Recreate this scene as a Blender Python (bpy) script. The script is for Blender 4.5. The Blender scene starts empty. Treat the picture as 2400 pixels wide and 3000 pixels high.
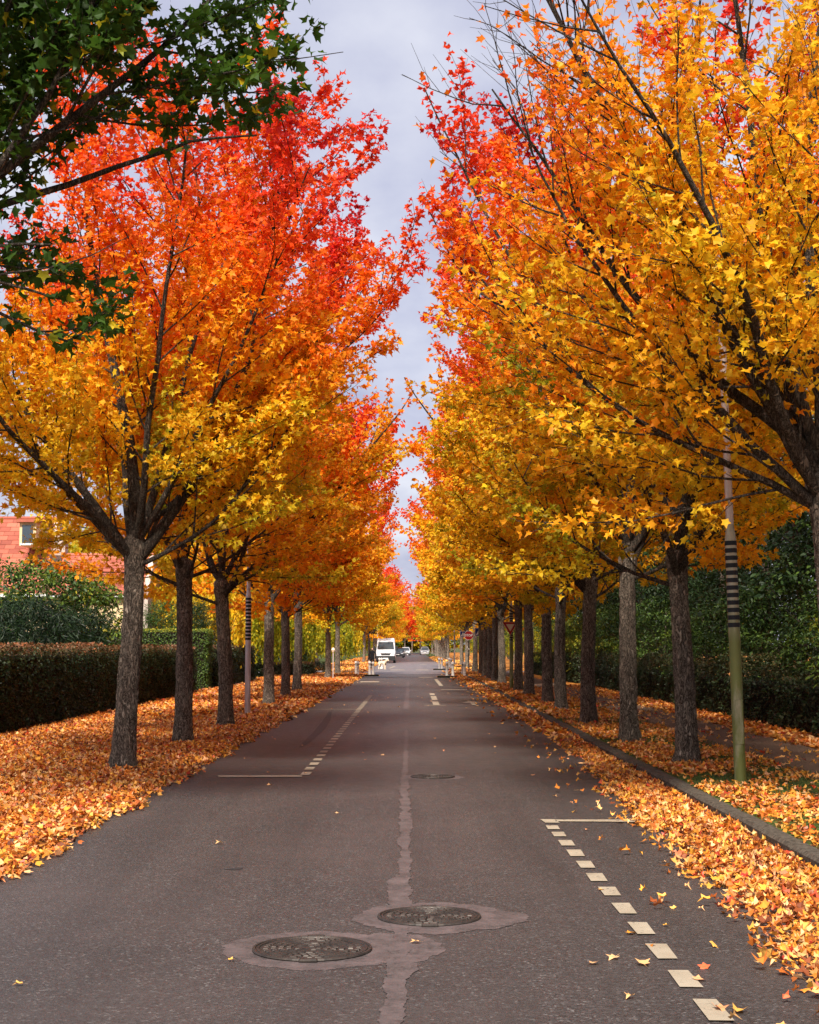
import bpy, math, random
import numpy as np
from mathutils import Vector, Matrix, Euler

R = math.radians
rng = np.random.default_rng(7)
random.seed(7)
SC = bpy.context.scene
COL = SC.collection

# ------------------------------------------------------------------ camera
CAM_H, FPX, PITCH, YAW = 1.65, 4400.0, math.atan(395 / 4400.0), math.atan(5 / 4400.0)
cd = bpy.data.cameras.new('camera')
cd.sensor_fit = 'HORIZONTAL'; cd.sensor_width = 36.0; cd.lens = FPX / 2400 * 36
cd.clip_start = 0.1; cd.clip_end = 6000
cam = bpy.data.objects.new('camera', cd); COL.objects.link(cam)
cam.location = (0, 0, CAM_H)
cam.rotation_euler = (math.pi / 2 + PITCH, 0, YAW)
SC.camera = cam
CAMR = Euler((math.pi / 2 + PITCH, 0, YAW)).to_matrix()

# ------------------------------------------------------------------ sky and sun
SUN_EL, SUN_AZ = 46.0, 187.0        # azimuth clockwise from +Y (the road's direction)
w = bpy.data.worlds.new('World'); SC.world = w; w.use_nodes = True
nt = w.node_tree; nt.nodes.clear()
def WN(t, **k):
    n = nt.nodes.new(t)
    for a, b in k.items(): setattr(n, a, b)
    return n
sky = WN('ShaderNodeTexSky', sky_type='NISHITA', sun_disc=False)
sky.sun_elevation = R(SUN_EL); sky.sun_rotation = R(SUN_AZ); sky.air_density = 1.0; sky.dust_density = 2.0
tc = WN('ShaderNodeTexCoord')
sep = WN('ShaderNodeSeparateXYZ'); nt.links.new(tc.outputs['Generated'], sep.inputs[0])
mx = WN('ShaderNodeMath', operation='MAXIMUM'); nt.links.new(sep.outputs['Z'], mx.inputs[0]); mx.inputs[1].default_value = 0.0
ad = WN('ShaderNodeMath', operation='ADD'); nt.links.new(mx.outputs[0], ad.inputs[0]); ad.inputs[1].default_value = 0.18
dv = WN('ShaderNodeVectorMath', operation='DIVIDE'); nt.links.new(tc.outputs['Generated'], dv.inputs[0])
cb = WN('ShaderNodeCombineXYZ')
for i in range(3): nt.links.new(ad.outputs[0], cb.inputs[i])
nt.links.new(cb.outputs[0], dv.inputs[1])
mp = WN('ShaderNodeMapping'); mp.inputs['Scale'].default_value = (2.6, 1.7, 1.0); mp.inputs['Location'].default_value = (3.1, 1.4, 0)
nt.links.new(dv.outputs[0], mp.inputs[0])
nz = WN('ShaderNodeTexNoise'); nz.inputs['Scale'].default_value = 1.35; nz.inputs['Detail'].default_value = 7; nz.inputs['Roughness'].default_value = 0.5
nt.links.new(mp.outputs[0], nz.inputs['Vector'])
cr = WN('ShaderNodeValToRGB')
cr.color_ramp.elements[0].position = 0.34; cr.color_ramp.elements[0].color = (4.1, 4.25, 5.9, 1)
cr.color_ramp.elements[1].position = 0.68; cr.color_ramp.elements[1].color = (7.4, 7.5, 8.3, 1)
nt.links.new(nz.outputs['Fac'], cr.inputs[0])
mixs = WN('ShaderNodeMixRGB'); mixs.inputs[0].default_value = 0.86
nt.links.new(sky.outputs[0], mixs.inputs[1]); nt.links.new(cr.outputs[0], mixs.inputs[2])
bg = WN('ShaderNodeBackground'); bg.inputs['Strength'].default_value = 0.05
nt.links.new(mixs.outputs[0], bg.inputs[0])
wo = WN('ShaderNodeOutputWorld'); nt.links.new(bg.outputs[0], wo.inputs[0])

sl = bpy.data.lights.new('sun', 'SUN'); sl.energy = 3.2; sl.angle = R(12); sl.color = (1.0, 0.93, 0.82)
sun = bpy.data.objects.new('sun', sl); COL.objects.link(sun)
sd = Vector((math.sin(R(SUN_AZ)) * math.cos(R(SUN_EL)), math.cos(R(SUN_AZ)) * math.cos(R(SUN_EL)), math.sin(R(SUN_EL))))
sun.rotation_euler = (-sd).to_track_quat('-Z', 'Y').to_euler(); sun.location = sd * 60

vs = SC.view_settings
vs.view_transform = 'Standard'; vs.look = 'None'; vs.gamma = 1.0; vs.exposure = 1.3
try: vs.use_curve_mapping = False
except Exception: pass
SC.render.engine = 'CYCLES'
SC.cycles.max_bounces = 8; SC.cycles.diffuse_bounces = 4; SC.cycles.glossy_bounces = 2; SC.cycles.transmission_bounces = 6
SC.cycles.use_denoising = True
SC.cycles.use_adaptive_sampling = True
SC.cycles.adaptive_threshold = 0.015

# ------------------------------------------------------------------ helpers
def G(px, py, z=0.0):
    """photo pixel -> point on the horizontal plane at height z"""
    d = CAMR @ Vector(((px - 1200) / FPX, -(py - 1500) / FPX, -1))
    s = (z - CAM_H) / d.z
    return Vector((d.x * s, d.y * s, z))

def at(px, py, Y):
    """photo pixel -> point at road distance Y"""
    d = CAMR @ Vector(((px - 1200) / FPX, -(py - 1500) / FPX, -1))
    s = Y / d.y
    return Vector((d.x * s, Y, CAM_H + d.z * s))

def tag(o, label=None, cat=None, group=None, kind=None):
    if label: o['label'] = label
    if cat: o['category'] = cat
    if group: o['group'] = group
    if kind: o['kind'] = kind
    return o

def empty(name, loc=(0, 0, 0), rz=0):
    o = bpy.data.objects.new(name, None); COL.objects.link(o)
    o.location = loc; o.rotation_euler = (0, 0, rz); o.empty_display_size = 0.2
    return o

def obj(name, me, parent=None, loc=None):
    o = bpy.data.objects.new(name, me); COL.objects.link(o)
    if parent is not None: o.parent = parent
    if loc is not None: o.location = loc
    return o

def mesh_np(name, V, F, mat, attrs=None, smooth=False):
    """V (N,3); F (M,k) constant face size, or list of such arrays"""
    if not isinstance(F, list): F = [F]
    V = np.asarray(V, dtype=np.float32)
    me = bpy.data.meshes.new(name)
    me.vertices.add(len(V)); me.vertices.foreach_set('co', V.ravel())
    loops = np.concatenate([np.asarray(f, dtype=np.int32).ravel() for f in F])
    tot = np.concatenate([np.full(len(f), np.asarray(f).shape[1], dtype=np.int32) for f in F])
    start = np.concatenate([[0], np.cumsum(tot)[:-1]]).astype(np.int32)
    me.loops.add(len(loops)); me.loops.foreach_set('vertex_index', loops)
    me.polygons.add(len(tot)); me.polygons.foreach_set('loop_start', start)
    try: me.polygons.foreach_set('loop_total', tot)
    except Exception: pass
    me.update(calc_edges=True)
    me.polygons.foreach_set('use_smooth', np.full(len(tot), smooth, dtype=bool))
    if attrs:
        for k, a in attrs.items():
            at_ = me.attributes.new(k, 'FLOAT', 'FACE'); at_.data.foreach_set('value', np.asarray(a, dtype=np.float32))
    if mat: me.materials.append(mat)
    return me

class MB:
    """small mesh collector"""
    def __init__(s): s.v = []; s.f = []
    def add(s, vs, fs):
        b = len(s.v); s.v += [tuple(v) for v in vs]; s.f += [tuple(i + b for i in f) for f in fs]; return s
    def box(s, x0, x1, y0, y1, z0, z1):
        return s.add([(x0,y0,z0),(x1,y0,z0),(x1,y1,z0),(x0,y1,z0),(x0,y0,z1),(x1,y0,z1),(x1,y1,z1),(x0,y1,z1)],
                     [(0,3,2,1),(4,5,6,7),(0,1,5,4),(1,2,6,5),(2,3,7,6),(3,0,4,7)])
    def bbox(s, x0, x1, y0, y1, z0, z1, b=0.01):
        """box with chamfered vertical and top edges"""
        def ring(i, z): return [(x0+i,y0+b,z),(x0+b,y0+i,z),(x1-b,y0+i,z),(x1-i,y0+b,z),(x1-i,y1-b,z),(x1-b,y1-i,z),(x0+b,y1-i,z),(x0+i,y1-b,z)]
        return s.rings([ring(0, z0), ring(0, z1 - b), [( (p[0]-(x0+x1)/2)*(1-2*b/max(x1-x0,1e-6))+(x0+x1)/2, (p[1]-(y0+y1)/2)*(1-2*b/max(y1-y0,1e-6))+(y0+y1)/2, z1) for p in ring(0, z1)]])
    def rings(s, rs, caps=True):
        n = len(rs[0]); vs = [p for r in rs for p in r]; fs = []
        for i in range(len(rs) - 1):
            for k in range(n):
                a, b = i * n + k, i * n + (k + 1) % n
                fs.append((a, b, b + n, a + n))
        if caps: fs.append(tuple(range(n - 1, -1, -1))); fs.append(tuple(range((len(rs) - 1) * n, len(rs) * n)))
        return s.add(vs, fs)
    def lathe(s, prof, n=24, c=(0, 0)):
        return s.rings([[(c[0] + r * math.cos(2*math.pi*k/n), c[1] + r * math.sin(2*math.pi*k/n), z) for k in range(n)] for r, z in prof])
    def cylx(s, x0, x1, y, z, r, n=20):
        return s.rings([[(x, y + r*math.cos(2*math.pi*k/n), z + r*math.sin(2*math.pi*k/n)) for k in range(n)] for x in (x0, x1)])
    def cyly(s, y0, y1, x, z, r, n=20):
        return s.rings([[(x + r*math.cos(2*math.pi*k/n), y, z - r*math.sin(2*math.pi*k/n)) for k in range(n)] for y in (y0, y1)])
    def prism(s, poly, y0, y1):
        """poly in (x,z), extruded along y"""
        return s.rings([[(x, y0, z) for x, z in poly], [(x, y1, z) for x, z in poly]])
    def prismx(s, poly, x0, x1):
        """poly in (y,z), extruded along x"""
        return s.rings([[(x0, y, z) for y, z in poly], [(x1, y, z) for y, z in poly]])
    def tube(s, pts, rad, n=10):
        rs = []
        for i, p in enumerate(pts):
            p = Vector(p); a = Vector(pts[max(i-1, 0)]); b = Vector(pts[min(i+1, len(pts)-1)])
            d = (b - a).normalized(); u = d.orthogonal().normalized() if abs(d.z) > .95 else d.cross(Vector((0,0,1))).normalized()
            v = d.cross(u); r = rad[i] if hasattr(rad, '__len__') else rad
            rs.append([tuple(p + u*r*math.cos(2*math.pi*k/n) + v*r*math.sin(2*math.pi*k/n)) for k in range(n)])
        return s.rings(rs)
    def mesh(s, name, mat, smooth=False):
        me = bpy.data.meshes.new(name); me.from_pydata(s.v, [], s.f); me.update()
        if mat: me.materials.append(mat)
        if smooth:
            me.polygons.foreach_set('use_smooth', np.ones(len(me.polygons), dtype=bool))
            try: me.set_sharp_from_angle(angle=R(35))
            except Exception: pass
        return me
    def build(s, name, mat, parent=None, loc=None, smooth=False):
        return obj(name, s.mesh(name, mat, smooth), parent, loc)

# ------------------------------------------------------------------ materials
MATS = {}
class NT:
    def __init__(s, name):
        s.m = bpy.data.materials.new(name); s.m.use_nodes = True; s.t = s.m.node_tree; s.t.nodes.clear()
        s.out = s.n('ShaderNodeOutputMaterial')
    def n(s, t, ins=None, **k):
        x = s.t.nodes.new(t)
        for a, b in k.items(): setattr(x, a, b)
        for a, b in (ins or {}).items(): s.set(x, a, b)
        return x
    def set(s, x, a, b):
        if isinstance(b, bpy.types.NodeSocket): s.t.links.new(b, x.inputs[a])
        else: x.inputs[a].default_value = b
    def math(s, op, a, b=0.0, clamp=False):
        x = s.n('ShaderNodeMath', operation=op, use_clamp=clamp); s.set(x, 0, a); s.set(x, 1, b); return x.outputs[0]
    def noise(s, scale, detail=4, rough=0.5, vec=None, dist=0.0):
        x = s.n('ShaderNodeTexNoise', {'Scale': scale, 'Detail': detail, 'Roughness': rough, 'Distortion': dist})
        if vec is not None: s.t.links.new(vec, x.inputs['Vector'])
        return x.outputs['Fac']
    def vor(s, scale, vec=None, feature='F1', out='Distance', rnd=1.0):
        x = s.n('ShaderNodeTexVoronoi', {'Scale': scale, 'Randomness': rnd}, feature=feature)
        if vec is not None: s.t.links.new(vec, x.inputs['Vector'])
        return x.outputs[out]
    def co(s, kind='Object', scale=(1, 1, 1)):
        if kind == 'World': v = s.n('ShaderNodeNewGeometry').outputs['Position']
        else: v = s.n('ShaderNodeTexCoord').outputs[kind]
        if scale != (1, 1, 1): v = s.n('ShaderNodeMapping', {'Vector': v, 'Scale': scale}).outputs[0]
        return v
    def ramp(s, fac, stops, interp='LINEAR'):
        x = s.n('ShaderNodeValToRGB'); e = x.color_ramp.elements; x.color_ramp.interpolation = interp
        while len(e) < len(stops): e.new(0.5)
        for el, (p, c) in zip(e, stops):
            el.position = p; el.color = tuple(c) + (1,) if len(c) == 3 else c
        s.set(x, 0, fac); return x.outputs[0]
    def fr(s, fac, a, b, lo=0.0, hi=1.0):
        x = s.n('ShaderNodeMapRange', {'From Min': a, 'From Max': b, 'To Min': lo, 'To Max': hi}); s.set(x, 0, fac); return x.outputs[0]
    def mix(s, f, a, b, blend='MIX'):
        x = s.n('ShaderNodeMixRGB', blend_type=blend); s.set(x, 0, f)
        for i, c in ((1, a), (2, b)):
            s.set(x, i, c if isinstance(c, bpy.types.NodeSocket) else tuple(c) + (1,))
        return x.outputs[0]
    def bump(s, h, strength=0.5, dist=0.02):
        return s.n('ShaderNodeBump', {'Height': h, 'Strength': strength, 'Distance': dist}).outputs[0]
    def bsdf(s, col, rough=0.7, spec=0.3, metal=0.0, normal=None, **k):
        x = s.n('ShaderNodeBsdfPrincipled')
        s.set(x, 'Base Color', col if isinstance(col, bpy.types.NodeSocket) else tuple(col) + (1,))
        s.set(x, 'Roughness', rough); s.set(x, 'Metallic', metal); s.set(x, 'Specular IOR Level', spec)
        if normal is not None: s.set(x, 'Normal', normal)
        for a, b in k.items(): s.set(x, a.replace('_', ' '), b)
        return x.outputs[0]
    def done(s, sh):
        s.t.links.new(sh, s.out.inputs['Surface']); MATS[s.m.name] = s.m; return s.m

def plain(name, col, rough=0.6, spec=0.3, metal=0.0, var=0.12, scale=6, **k):
    n = NT(name); f = n.noise(scale, 5, 0.6, n.co())
    c = n.mix(n.fr(f, 0.3, 0.7), [x * (1 - var) for x in col], [min(1, x * (1 + var)) for x in col])
    return n.done(n.bsdf(c, rough, spec, metal, **k))

def leafmat(name, stops, trans=0.42, gloss=0.35):
    n = NT(name)
    t = n.n('ShaderNodeAttribute', attribute_name='t').outputs['Fac']
    v = n.n('ShaderNodeAttribute', attribute_name='v').outputs['Fac']
    oc = n.n('ShaderNodeSeparateColor', {'Color': n.n('ShaderNodeObjectInfo').outputs['Color']}).outputs[0]
    c = n.ramp(n.math('ADD', t, oc), stops)
    c = n.n('ShaderNodeHueSaturation', {'Color': c, 'Value': n.math('ADD', v, 1.0), 'Saturation': 1.0}).outputs[0]
    p = n.bsdf(c, 0.5, gloss)
    tr = n.n('ShaderNodeBsdfTranslucent', {'Color': c}).outputs[0]
    ms = n.n('ShaderNodeMixShader', {0: trans}); n.t.links.new(p, ms.inputs[1]); n.t.links.new(tr, ms.inputs[2])
    return n.done(ms.outputs[0])

AUT = [(0.0, (0.018, 0.045, 0.010)), (0.12, (0.055, 0.12, 0.012)), (0.25, (0.36, 0.36, 0.016)), (0.38, (0.86, 0.56, 0.020)),
       (0.46, (0.90, 0.43, 0.014)), (0.56, (0.90, 0.25, 0.010)), (0.70, (0.84, 0.095, 0.012)), (0.86, (0.68, 0.03, 0.02)), (1.0, (0.42, 0.014, 0.03))]
M_leaf = leafmat('autumn_leaf', AUT, 0.5, 0.3)
M_fallen = leafmat('fallen_leaf', [(0.0, (0.10, 0.030, 0.014)), (0.22, (0.36, 0.085, 0.016)), (0.40, (0.66, 0.20, 0.022)), (0.58, (0.74, 0.36, 0.04)),
                                   (0.76, (0.78, 0.44, 0.20)), (0.86, (0.60, 0.07, 0.018)), (1.0, (0.30, 0.02, 0.015))], 0.1, 0.45)
M_green = leafmat('green_leaf', [(0.0, (0.006, 0.014, 0.006)), (0.3, (0.012, 0.030, 0.008)), (0.6, (0.045, 0.085, 0.013)), (0.8, (0.12, 0.19, 0.02)), (1.0, (0.46, 0.38, 0.03))], 0.25, 0.35)
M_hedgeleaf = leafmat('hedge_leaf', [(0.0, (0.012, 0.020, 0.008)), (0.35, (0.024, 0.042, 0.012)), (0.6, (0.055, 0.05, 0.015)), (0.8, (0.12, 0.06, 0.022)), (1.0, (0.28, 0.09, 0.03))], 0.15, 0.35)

def bark(name, a, b, lichen):
    n = NT(name); o = n.co('Object')
    vz = n.n('ShaderNodeMapping', {'Vector': o, 'Scale': (1, 1, 0.30)}).outputs[0]
    f1 = n.noise(21, 6, 0.68, vz, 1.4); f2 = n.noise(9, 5, 0.6, vz, 0.8); f3 = n.noise(38, 4, 0.6, o)
    ridge = n.math('ABSOLUTE', n.math('SUBTRACT', f1, 0.5))
    h = n.math('ADD', n.fr(ridge, 0.0, 0.13), n.math('MULTIPLY', f2, 0.7))
    c = n.mix(n.fr(h, 0.42, 1.15), a, b)
    c = n.mix(n.fr(f3, 0.58, 0.68, 0.0, 0.7), c, [x * 1.35 for x in b])
    l = n.fr(n.noise(7, 7, 0.75, o), 0.56, 0.70)
    c = n.mix(n.math('MULTIPLY', l, 0.5), c, lichen)
    return n.done(n.bsdf(c, 0.9, 0.15, normal=n.bump(n.math('ADD', h, n.math('MULTIPLY', f3, .4)), 1.0, 0.03)))
M_bark = bark('tree_bark', (0.055, 0.042, 0.033), (0.42, 0.34, 0.265), (0.48, 0.44, 0.35))
M_branch = bark('branch_bark', (0.032, 0.025, 0.020), (0.18, 0.142, 0.11), (0.21, 0.19, 0.14))

def asphalt(name, base, pink):
    n = NT(name); p = n.co('World')
    v = n.vor(75, p, 'F1', 'Color'); sv = n.n('ShaderNodeSeparateColor', {'Color': v}).outputs[0]
    g = n.noise(160, 3, 0.7, p); big = n.noise(0.55, 5, 0.6, p); mid = n.noise(4.5, 5, 0.6, p)
    streak = n.noise(1.0, 4, 0.6, n.n('ShaderNodeMapping', {'Vector': p, 'Scale': (2.2, 0.12, 1)}).outputs[0])
    c = n.mix(n.fr(sv, 0.1, 1.0), [x * 0.45 for x in base], [x * 1.6 for x in base])
    c = n.mix(n.fr(sv, 0.93, 1.0), c, (0.19, 0.175, 0.165))
    c = n.mix(n.math('MULTIPLY', n.fr(g, 0.35, 0.7), 0.4), c, [x * 1.3 for x in base])
    c = n.mix(n.fr(big, 0.35, 0.7, 0.0, 0.55), c, pink)
    c = n.mix(n.fr(mid, 0.45, 0.8, 0.0, 0.35), c, [x * 0.6 for x in base])
    c = n.mix(n.fr(streak, 0.42, 0.72, 0.0, 0.55), c, [x * 0.62 for x in base])
    h = n.math('ADD', n.vor(75, p), n.math('MULTIPLY', g, 0.5))
    rg = n.fr(n.math('ADD', sv, mid), 0.4, 1.6, 0.40, 0.62)
    return n.done(n.bsdf(c, rg, 0.5, normal=n.bump(h, 0.55, 0.008)))
M_road = asphalt('asphalt', (0.046, 0.039, 0.037), (0.080, 0.062, 0.057))
M_worn = asphalt('worn_asphalt', (0.15, 0.128, 0.13), (0.20, 0.165, 0.165))

def sealant():
    n = NT('seam_sealant'); p = n.co('World')
    c = n.mix(n.fr(n.noise(7, 8, 0.75, p), 0.36, 0.64), (0.078, 0.060, 0.058), (0.138, 0.104, 0.100))
    c = n.mix(n.fr(n.vor(70, p), 0.0, 0.5, 0.25, 0.0), c, (0.04, 0.032, 0.033))
    w_ = n.fr(n.noise(4.0, 9, 0.8, p), 0.46, 0.58); sp_ = n.n('ShaderNodeSeparateColor', {'Color': n.vor(75, p, 'F1', 'Color')}).outputs[0]
    c = n.mix(n.math('MULTIPLY', w_, 0.75), c, n.mix(sp_, (0.022, 0.019, 0.018), (0.085, 0.07, 0.066)))
    return n.done(n.bsdf(c, 0.55, 0.45, normal=n.bump(n.noise(60, 4, 0.6, p), 0.3, 0.004)))
M_seal = sealant()

def paint():
    n = NT('road_paint'); p = n.co('World')
    wear = n.fr(n.noise(16, 7, 0.7, p), 0.60, 0.66)
    crack = n.fr(n.vor(11, n.mix(0.2, p, n.n('ShaderNodeTexNoise', {'Scale': 9.0, 'Vector': p}).outputs['Color']), 'DISTANCE_TO_EDGE'), 0.0, 0.02, 0.55, 0.0)
    c = n.mix(n.fr(n.noise(3, 4, 0.6, p), 0.3, 0.7), (0.31, 0.25, 0.175), (0.42, 0.355, 0.265))
    c = n.mix(n.math('MAXIMUM', wear, n.math('MULTIPLY', crack, n.fr(n.noise(2, 3, 0.5, p), 0.48, 0.6))), c, (0.05, 0.045, 0.045))
    return n.done(n.bsdf(c, 0.6, 0.4, normal=n.bump(n.vor(75, p), 0.3, 0.004)))
M_paint = paint()

def ground_mat(name, stops, scale=14, cell=12):
    n = NT(name); p = n.co('World')
    f = n.math('ADD', n.math('MULTIPLY', n.noise(scale, 6, 0.7, p), 0.6), n.math('MULTIPLY', n.n('ShaderNodeSeparateColor', {'Color': n.vor(cell, p, 'F1', 'Color')}).outputs[0], 0.4))
    c = n.ramp(f, stops)
    return n.done(n.bsdf(c, 0.9, 0.15, normal=n.bump(f, 0.7, 0.03)))
M_litter = ground_mat('leaf_litter', [(0.25, (0.10, 0.04, 0.015)), (0.45, (0.30, 0.10, 0.02)), (0.58, (0.50, 0.19, 0.03)), (0.75, (0.62, 0.30, 0.05))])
M_grass = ground_mat('verge_grass', [(0.25, (0.035, 0.030, 0.014)), (0.45, (0.045, 0.065, 0.015)), (0.6, (0.07, 0.11, 0.02)), (0.8, (0.16, 0.11, 0.03))], 6, 20)
M_earth = ground_mat('field', [(0.3, (0.05, 0.05, 0.02)), (0.6, (0.09, 0.10, 0.03)), (0.8, (0.16, 0.11, 0.05))], 2, 4)
M_path = ground_mat('earth_path', [(0.25, (0.10, 0.064, 0.042)), (0.5, (0.16, 0.105, 0.072)), (0.8, (0.22, 0.15, 0.105))], 22, 60)
M_kerb = ground_mat('kerb_concrete', [(0.2, (0.04, 0.032, 0.024)), (0.5, (0.085, 0.07, 0.055)), (0.8, (0.13, 0.11, 0.085))], 9, 40)
M_blade = leafmat('grass_blade', [(0.0, (0.02, 0.045, 0.008)), (0.5, (0.05, 0.11, 0.015)), (1.0, (0.12, 0.17, 0.03))], 0.3, 0.3)

def iron():
    n = NT('cast_iron'); p = n.co()
    c = n.mix(n.fr(n.noise(14, 6, 0.65, p), 0.35, 0.68), (0.024, 0.019, 0.016), (0.065, 0.048, 0.038))
    return n.done(n.bsdf(c, 0.5, 0.5, 0.35, normal=n.bump(n.noise(120, 3, 0.6, p), 0.3, 0.002)))
M_iron = iron()
def polemat(name, a, b, moss, amt):
    n = NT(name); o = n.co(scale=(1, 1, 0.25)); z = n.n('ShaderNodeSeparateXYZ', {0: n.co()}).outputs[2]
    c = n.mix(n.fr(n.noise(18, 6, 0.7, o), 0.3, 0.7), a, b)
    if amt: 
        f = n.math('MULTIPLY', n.fr(n.noise(6, 7, 0.7, o), 0.22, 0.48), n.fr(z, 1.6, 2.2, 1.0, 0.2)); c = n.mix(f, c, moss)
    return n.done(n.bsdf(c, 0.45, 0.5, 0.35, normal=n.bump(n.noise(40, 5, 0.6, o), 0.2, 0.004)))
M_pole_moss = polemat('mossy_galvanised_steel', (0.36, 0.32, 0.24), (0.52, 0.47, 0.37), (0.15, 0.165, 0.045), 0.24)
M_pole = polemat('galvanised_steel', (0.46, 0.38, 0.36), (0.62, 0.53, 0.50), (0.34, 0.28, 0.24), 0.0)
M_black = plain('black_band', (0.008, 0.008, 0.011), 0.45)
M_blackmetal = plain('black_metal', (0.012, 0.012, 0.013), 0.5)
M_white = plain('white_paint', (0.78, 0.77, 0.75), 0.45, 0.4, var=0.06)
M_bollard = plain('bollard_white', (0.72, 0.66, 0.60), 0.55, var=0.15, scale=9)
M_bollgrey = plain('bollard_grey', (0.28, 0.25, 0.23), 0.6, var=0.2, scale=9)
M_red = plain('sign_red', (0.36, 0.012, 0.014), 0.4, 0.4, var=0.05)
M_blue = plain('sign_blue', (0.010, 0.035, 0.20), 0.4, 0.4, var=0.05)
M_cream = plain('sign_cream', (0.72, 0.60, 0.44), 0.5, var=0.05)
M_van = plain('van_white', (0.72, 0.72, 0.74), 0.28, 0.5, var=0.03, Coat_Weight=0.4)
M_cargrey = plain('car_silver', (0.42, 0.40, 0.41), 0.28, 0.5, 0.4, var=0.04, Coat_Weight=0.4)
M_cardark = plain('car_dark', (0.02, 0.022, 0.028), 0.25, 0.5, var=0.05, Coat_Weight=0.5)
M_plastic = plain('black_plastic', (0.018, 0.018, 0.020), 0.6)
M_glass = plain('vehicle_glass', (0.035, 0.05, 0.065), 0.06, 0.9, var=0.1)
M_lampglass = plain('headlight_glass', (0.55, 0.56, 0.60), 0.1, 0.8, var=0.2, scale=20)
M_chrome = plain('chrome', (0.6, 0.6, 0.62), 0.2, 0.5, 0.9, var=0.05)
M_tyre = plain('tyre_rubber', (0.012, 0.012, 0.012), 0.85)
M_cloth = plain('black_cloth', (0.009, 0.009, 0.011), 0.9, 0.1)
M_skin = plain('skin', (0.42, 0.24, 0.17), 0.6)
M_fur = plain('pale_fur', (0.72, 0.58, 0.42), 0.9, 0.1, var=0.2, scale=12)
def render_wall(name, a, b):
    n = NT(name); o = n.co(scale=(1, 1, 0.18))
    c = n.mix(n.fr(n.noise(3.0, 6, 0.65, o), 0.3, 0.7), a, b)
    return n.done(n.bsdf(c, 0.85, 0.2, normal=n.bump(n.noise(30, 4, 0.6, n.co()), 0.25, 0.01)))
M_wall_cream = render_wall('cream_render', (0.62, 0.44, 0.24), (0.74, 0.56, 0.34))
M_wall_pink = render_wall('weathered_render', (0.36, 0.27, 0.23), (0.60, 0.50, 0.44))
def tilemat():
    n = NT('clay_tile'); r = n.n('ShaderNodeObjectInfo').outputs['Random']
    c = n.ramp(n.math('ADD', n.math('MULTIPLY', r, 0.7), n.math('MULTIPLY', n.noise(5, 5, 0.6, n.co('World')), 0.3)),
               [(0.1, (0.24, 0.065, 0.045)), (0.5, (0.36, 0.10, 0.065)), (0.9, (0.48, 0.16, 0.10))])
    return n.done(n.bsdf(c, 0.8, 0.2))
M_tile = tilemat()
M_core = plain('hedge_twigs', (0.020, 0.017, 0.012), 0.95, 0.05, var=0.4, scale=9)

# ------------------------------------------------------------------ leaf shapes
MAPLE = np.array([(0, 0, 0), (0.36, 0.02, .05), (0.29, 0.30, .04), (0.52, 0.66, .10), (0.20, 0.63, .03), (0.03, 1.0, -.08),
                  (-0.17, 0.60, .03), (-0.47, 0.60, .11), (-0.31, 0.27, .04), (-0.32, -0.03, .06)], dtype=np.float32)
M8 = np.array([(0, 0, 0), (0.35, 0.10, .05), (0.52, 0.66, .10), (0.19, 0.62, .03), (0.03, 1.0, -.08), (-0.17, 0.60, .03), (-0.47, 0.60, .11), (-0.33, 0.07, .06)], dtype=np.float32)
TRI3 = np.array([(0, 0, 0), (0.30, 0.18, .03), (0.5, 0.55, .08), (0, 1.0, -.05), (-0.5, 0.55, .08), (-0.30, 0.18, .03)], dtype=np.float32)
OVAL = np.array([(0, 0, 0), (0.26, 0.30, .03), (0.22, 0.70, .02), (0, 1.0, -.05), (-0.22, 0.70, .02), (-0.26, 0.30, .03)], dtype=np.float32)
QUAD = np.array([(0, 0, 0), (0.42, 0.5, .06), (0, 1.0, -.03), (-0.42, 0.5, .06)], dtype=np.float32)
LANCE = np.array([(0, 0, 0), (0.13, 0.35, .03), (0, 1.0, -.08), (-0.13, 0.35, .03)], dtype=np.float32)

def unit(a): return a / np.maximum(np.linalg.norm(a, axis=-1, keepdims=True), 1e-9)

def leaf_geo(P, N, T, S, shape, curl=None):
    """one leaf per row: base point P, normal N, tip direction T, length S"""
    N = unit(N); T = unit(T - N * np.sum(T * N, axis=1, keepdims=True)); B = np.cross(T, N)
    B = B * np.random.default_rng(len(P)).uniform(.55, 1.05, len(P))[:, None]
    k = len(shape); zc = shape[:, 2][None, :, None]
    if curl is not None: zc = zc * curl[:, None, None]
    V = P[:, None, :] + S[:, None, None] * (shape[:, 0][None, :, None] * B[:, None, :] + shape[:, 1][None, :, None] * T[:, None, :] + zc * N[:, None, :])
    return V.reshape(-1, 3), np.arange(len(P) * k, dtype=np.int32).reshape(-1, k)

def leaf_mesh(name, P, N, T, S, shape, mat, t, v, curl=None):
    V, F = leaf_geo(P, N, T, S, shape, curl)
    return mesh_np(name, V, F, mat, {'t': t, 'v': v})

def tubes_geo(lines, sides):
    """lines: list of (pts (n,3), radii (n)); returns V, quads"""
    Vs, Fs, base = [], [], 0
    ang = np.arange(sides) * 2 * np.pi / sides
    ca, sa = np.cos(ang), np.sin(ang)
    k = np.arange(sides)
    for P, r in lines:
        n = len(P); d = np.gradient(P, axis=0); d = unit(d)
        ref = np.array([0, 0, 1.0]) if abs(d[0, 2]) < 0.9 else np.array([1.0, 0, 0])
        u = unit(np.cross(d, ref)); vv = np.cross(d, u)
        V = P[:, None, :] + r[:, None, None] * (u[:, None, :] * ca[None, :, None] + vv[:, None, :] * sa[None, :, None])
        Vs.append(V.reshape(-1, 3))
        i = np.arange(n - 1)[:, None] * sides
        a = base + i + k[None, :]; b = base + i + ((k + 1) % sides)[None, :]
        Fs.append(np.stack([a, b, b + sides, a + sides], -1).reshape(-1, 4)); base += n * sides
    return np.concatenate(Vs), np.concatenate(Fs)

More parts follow.
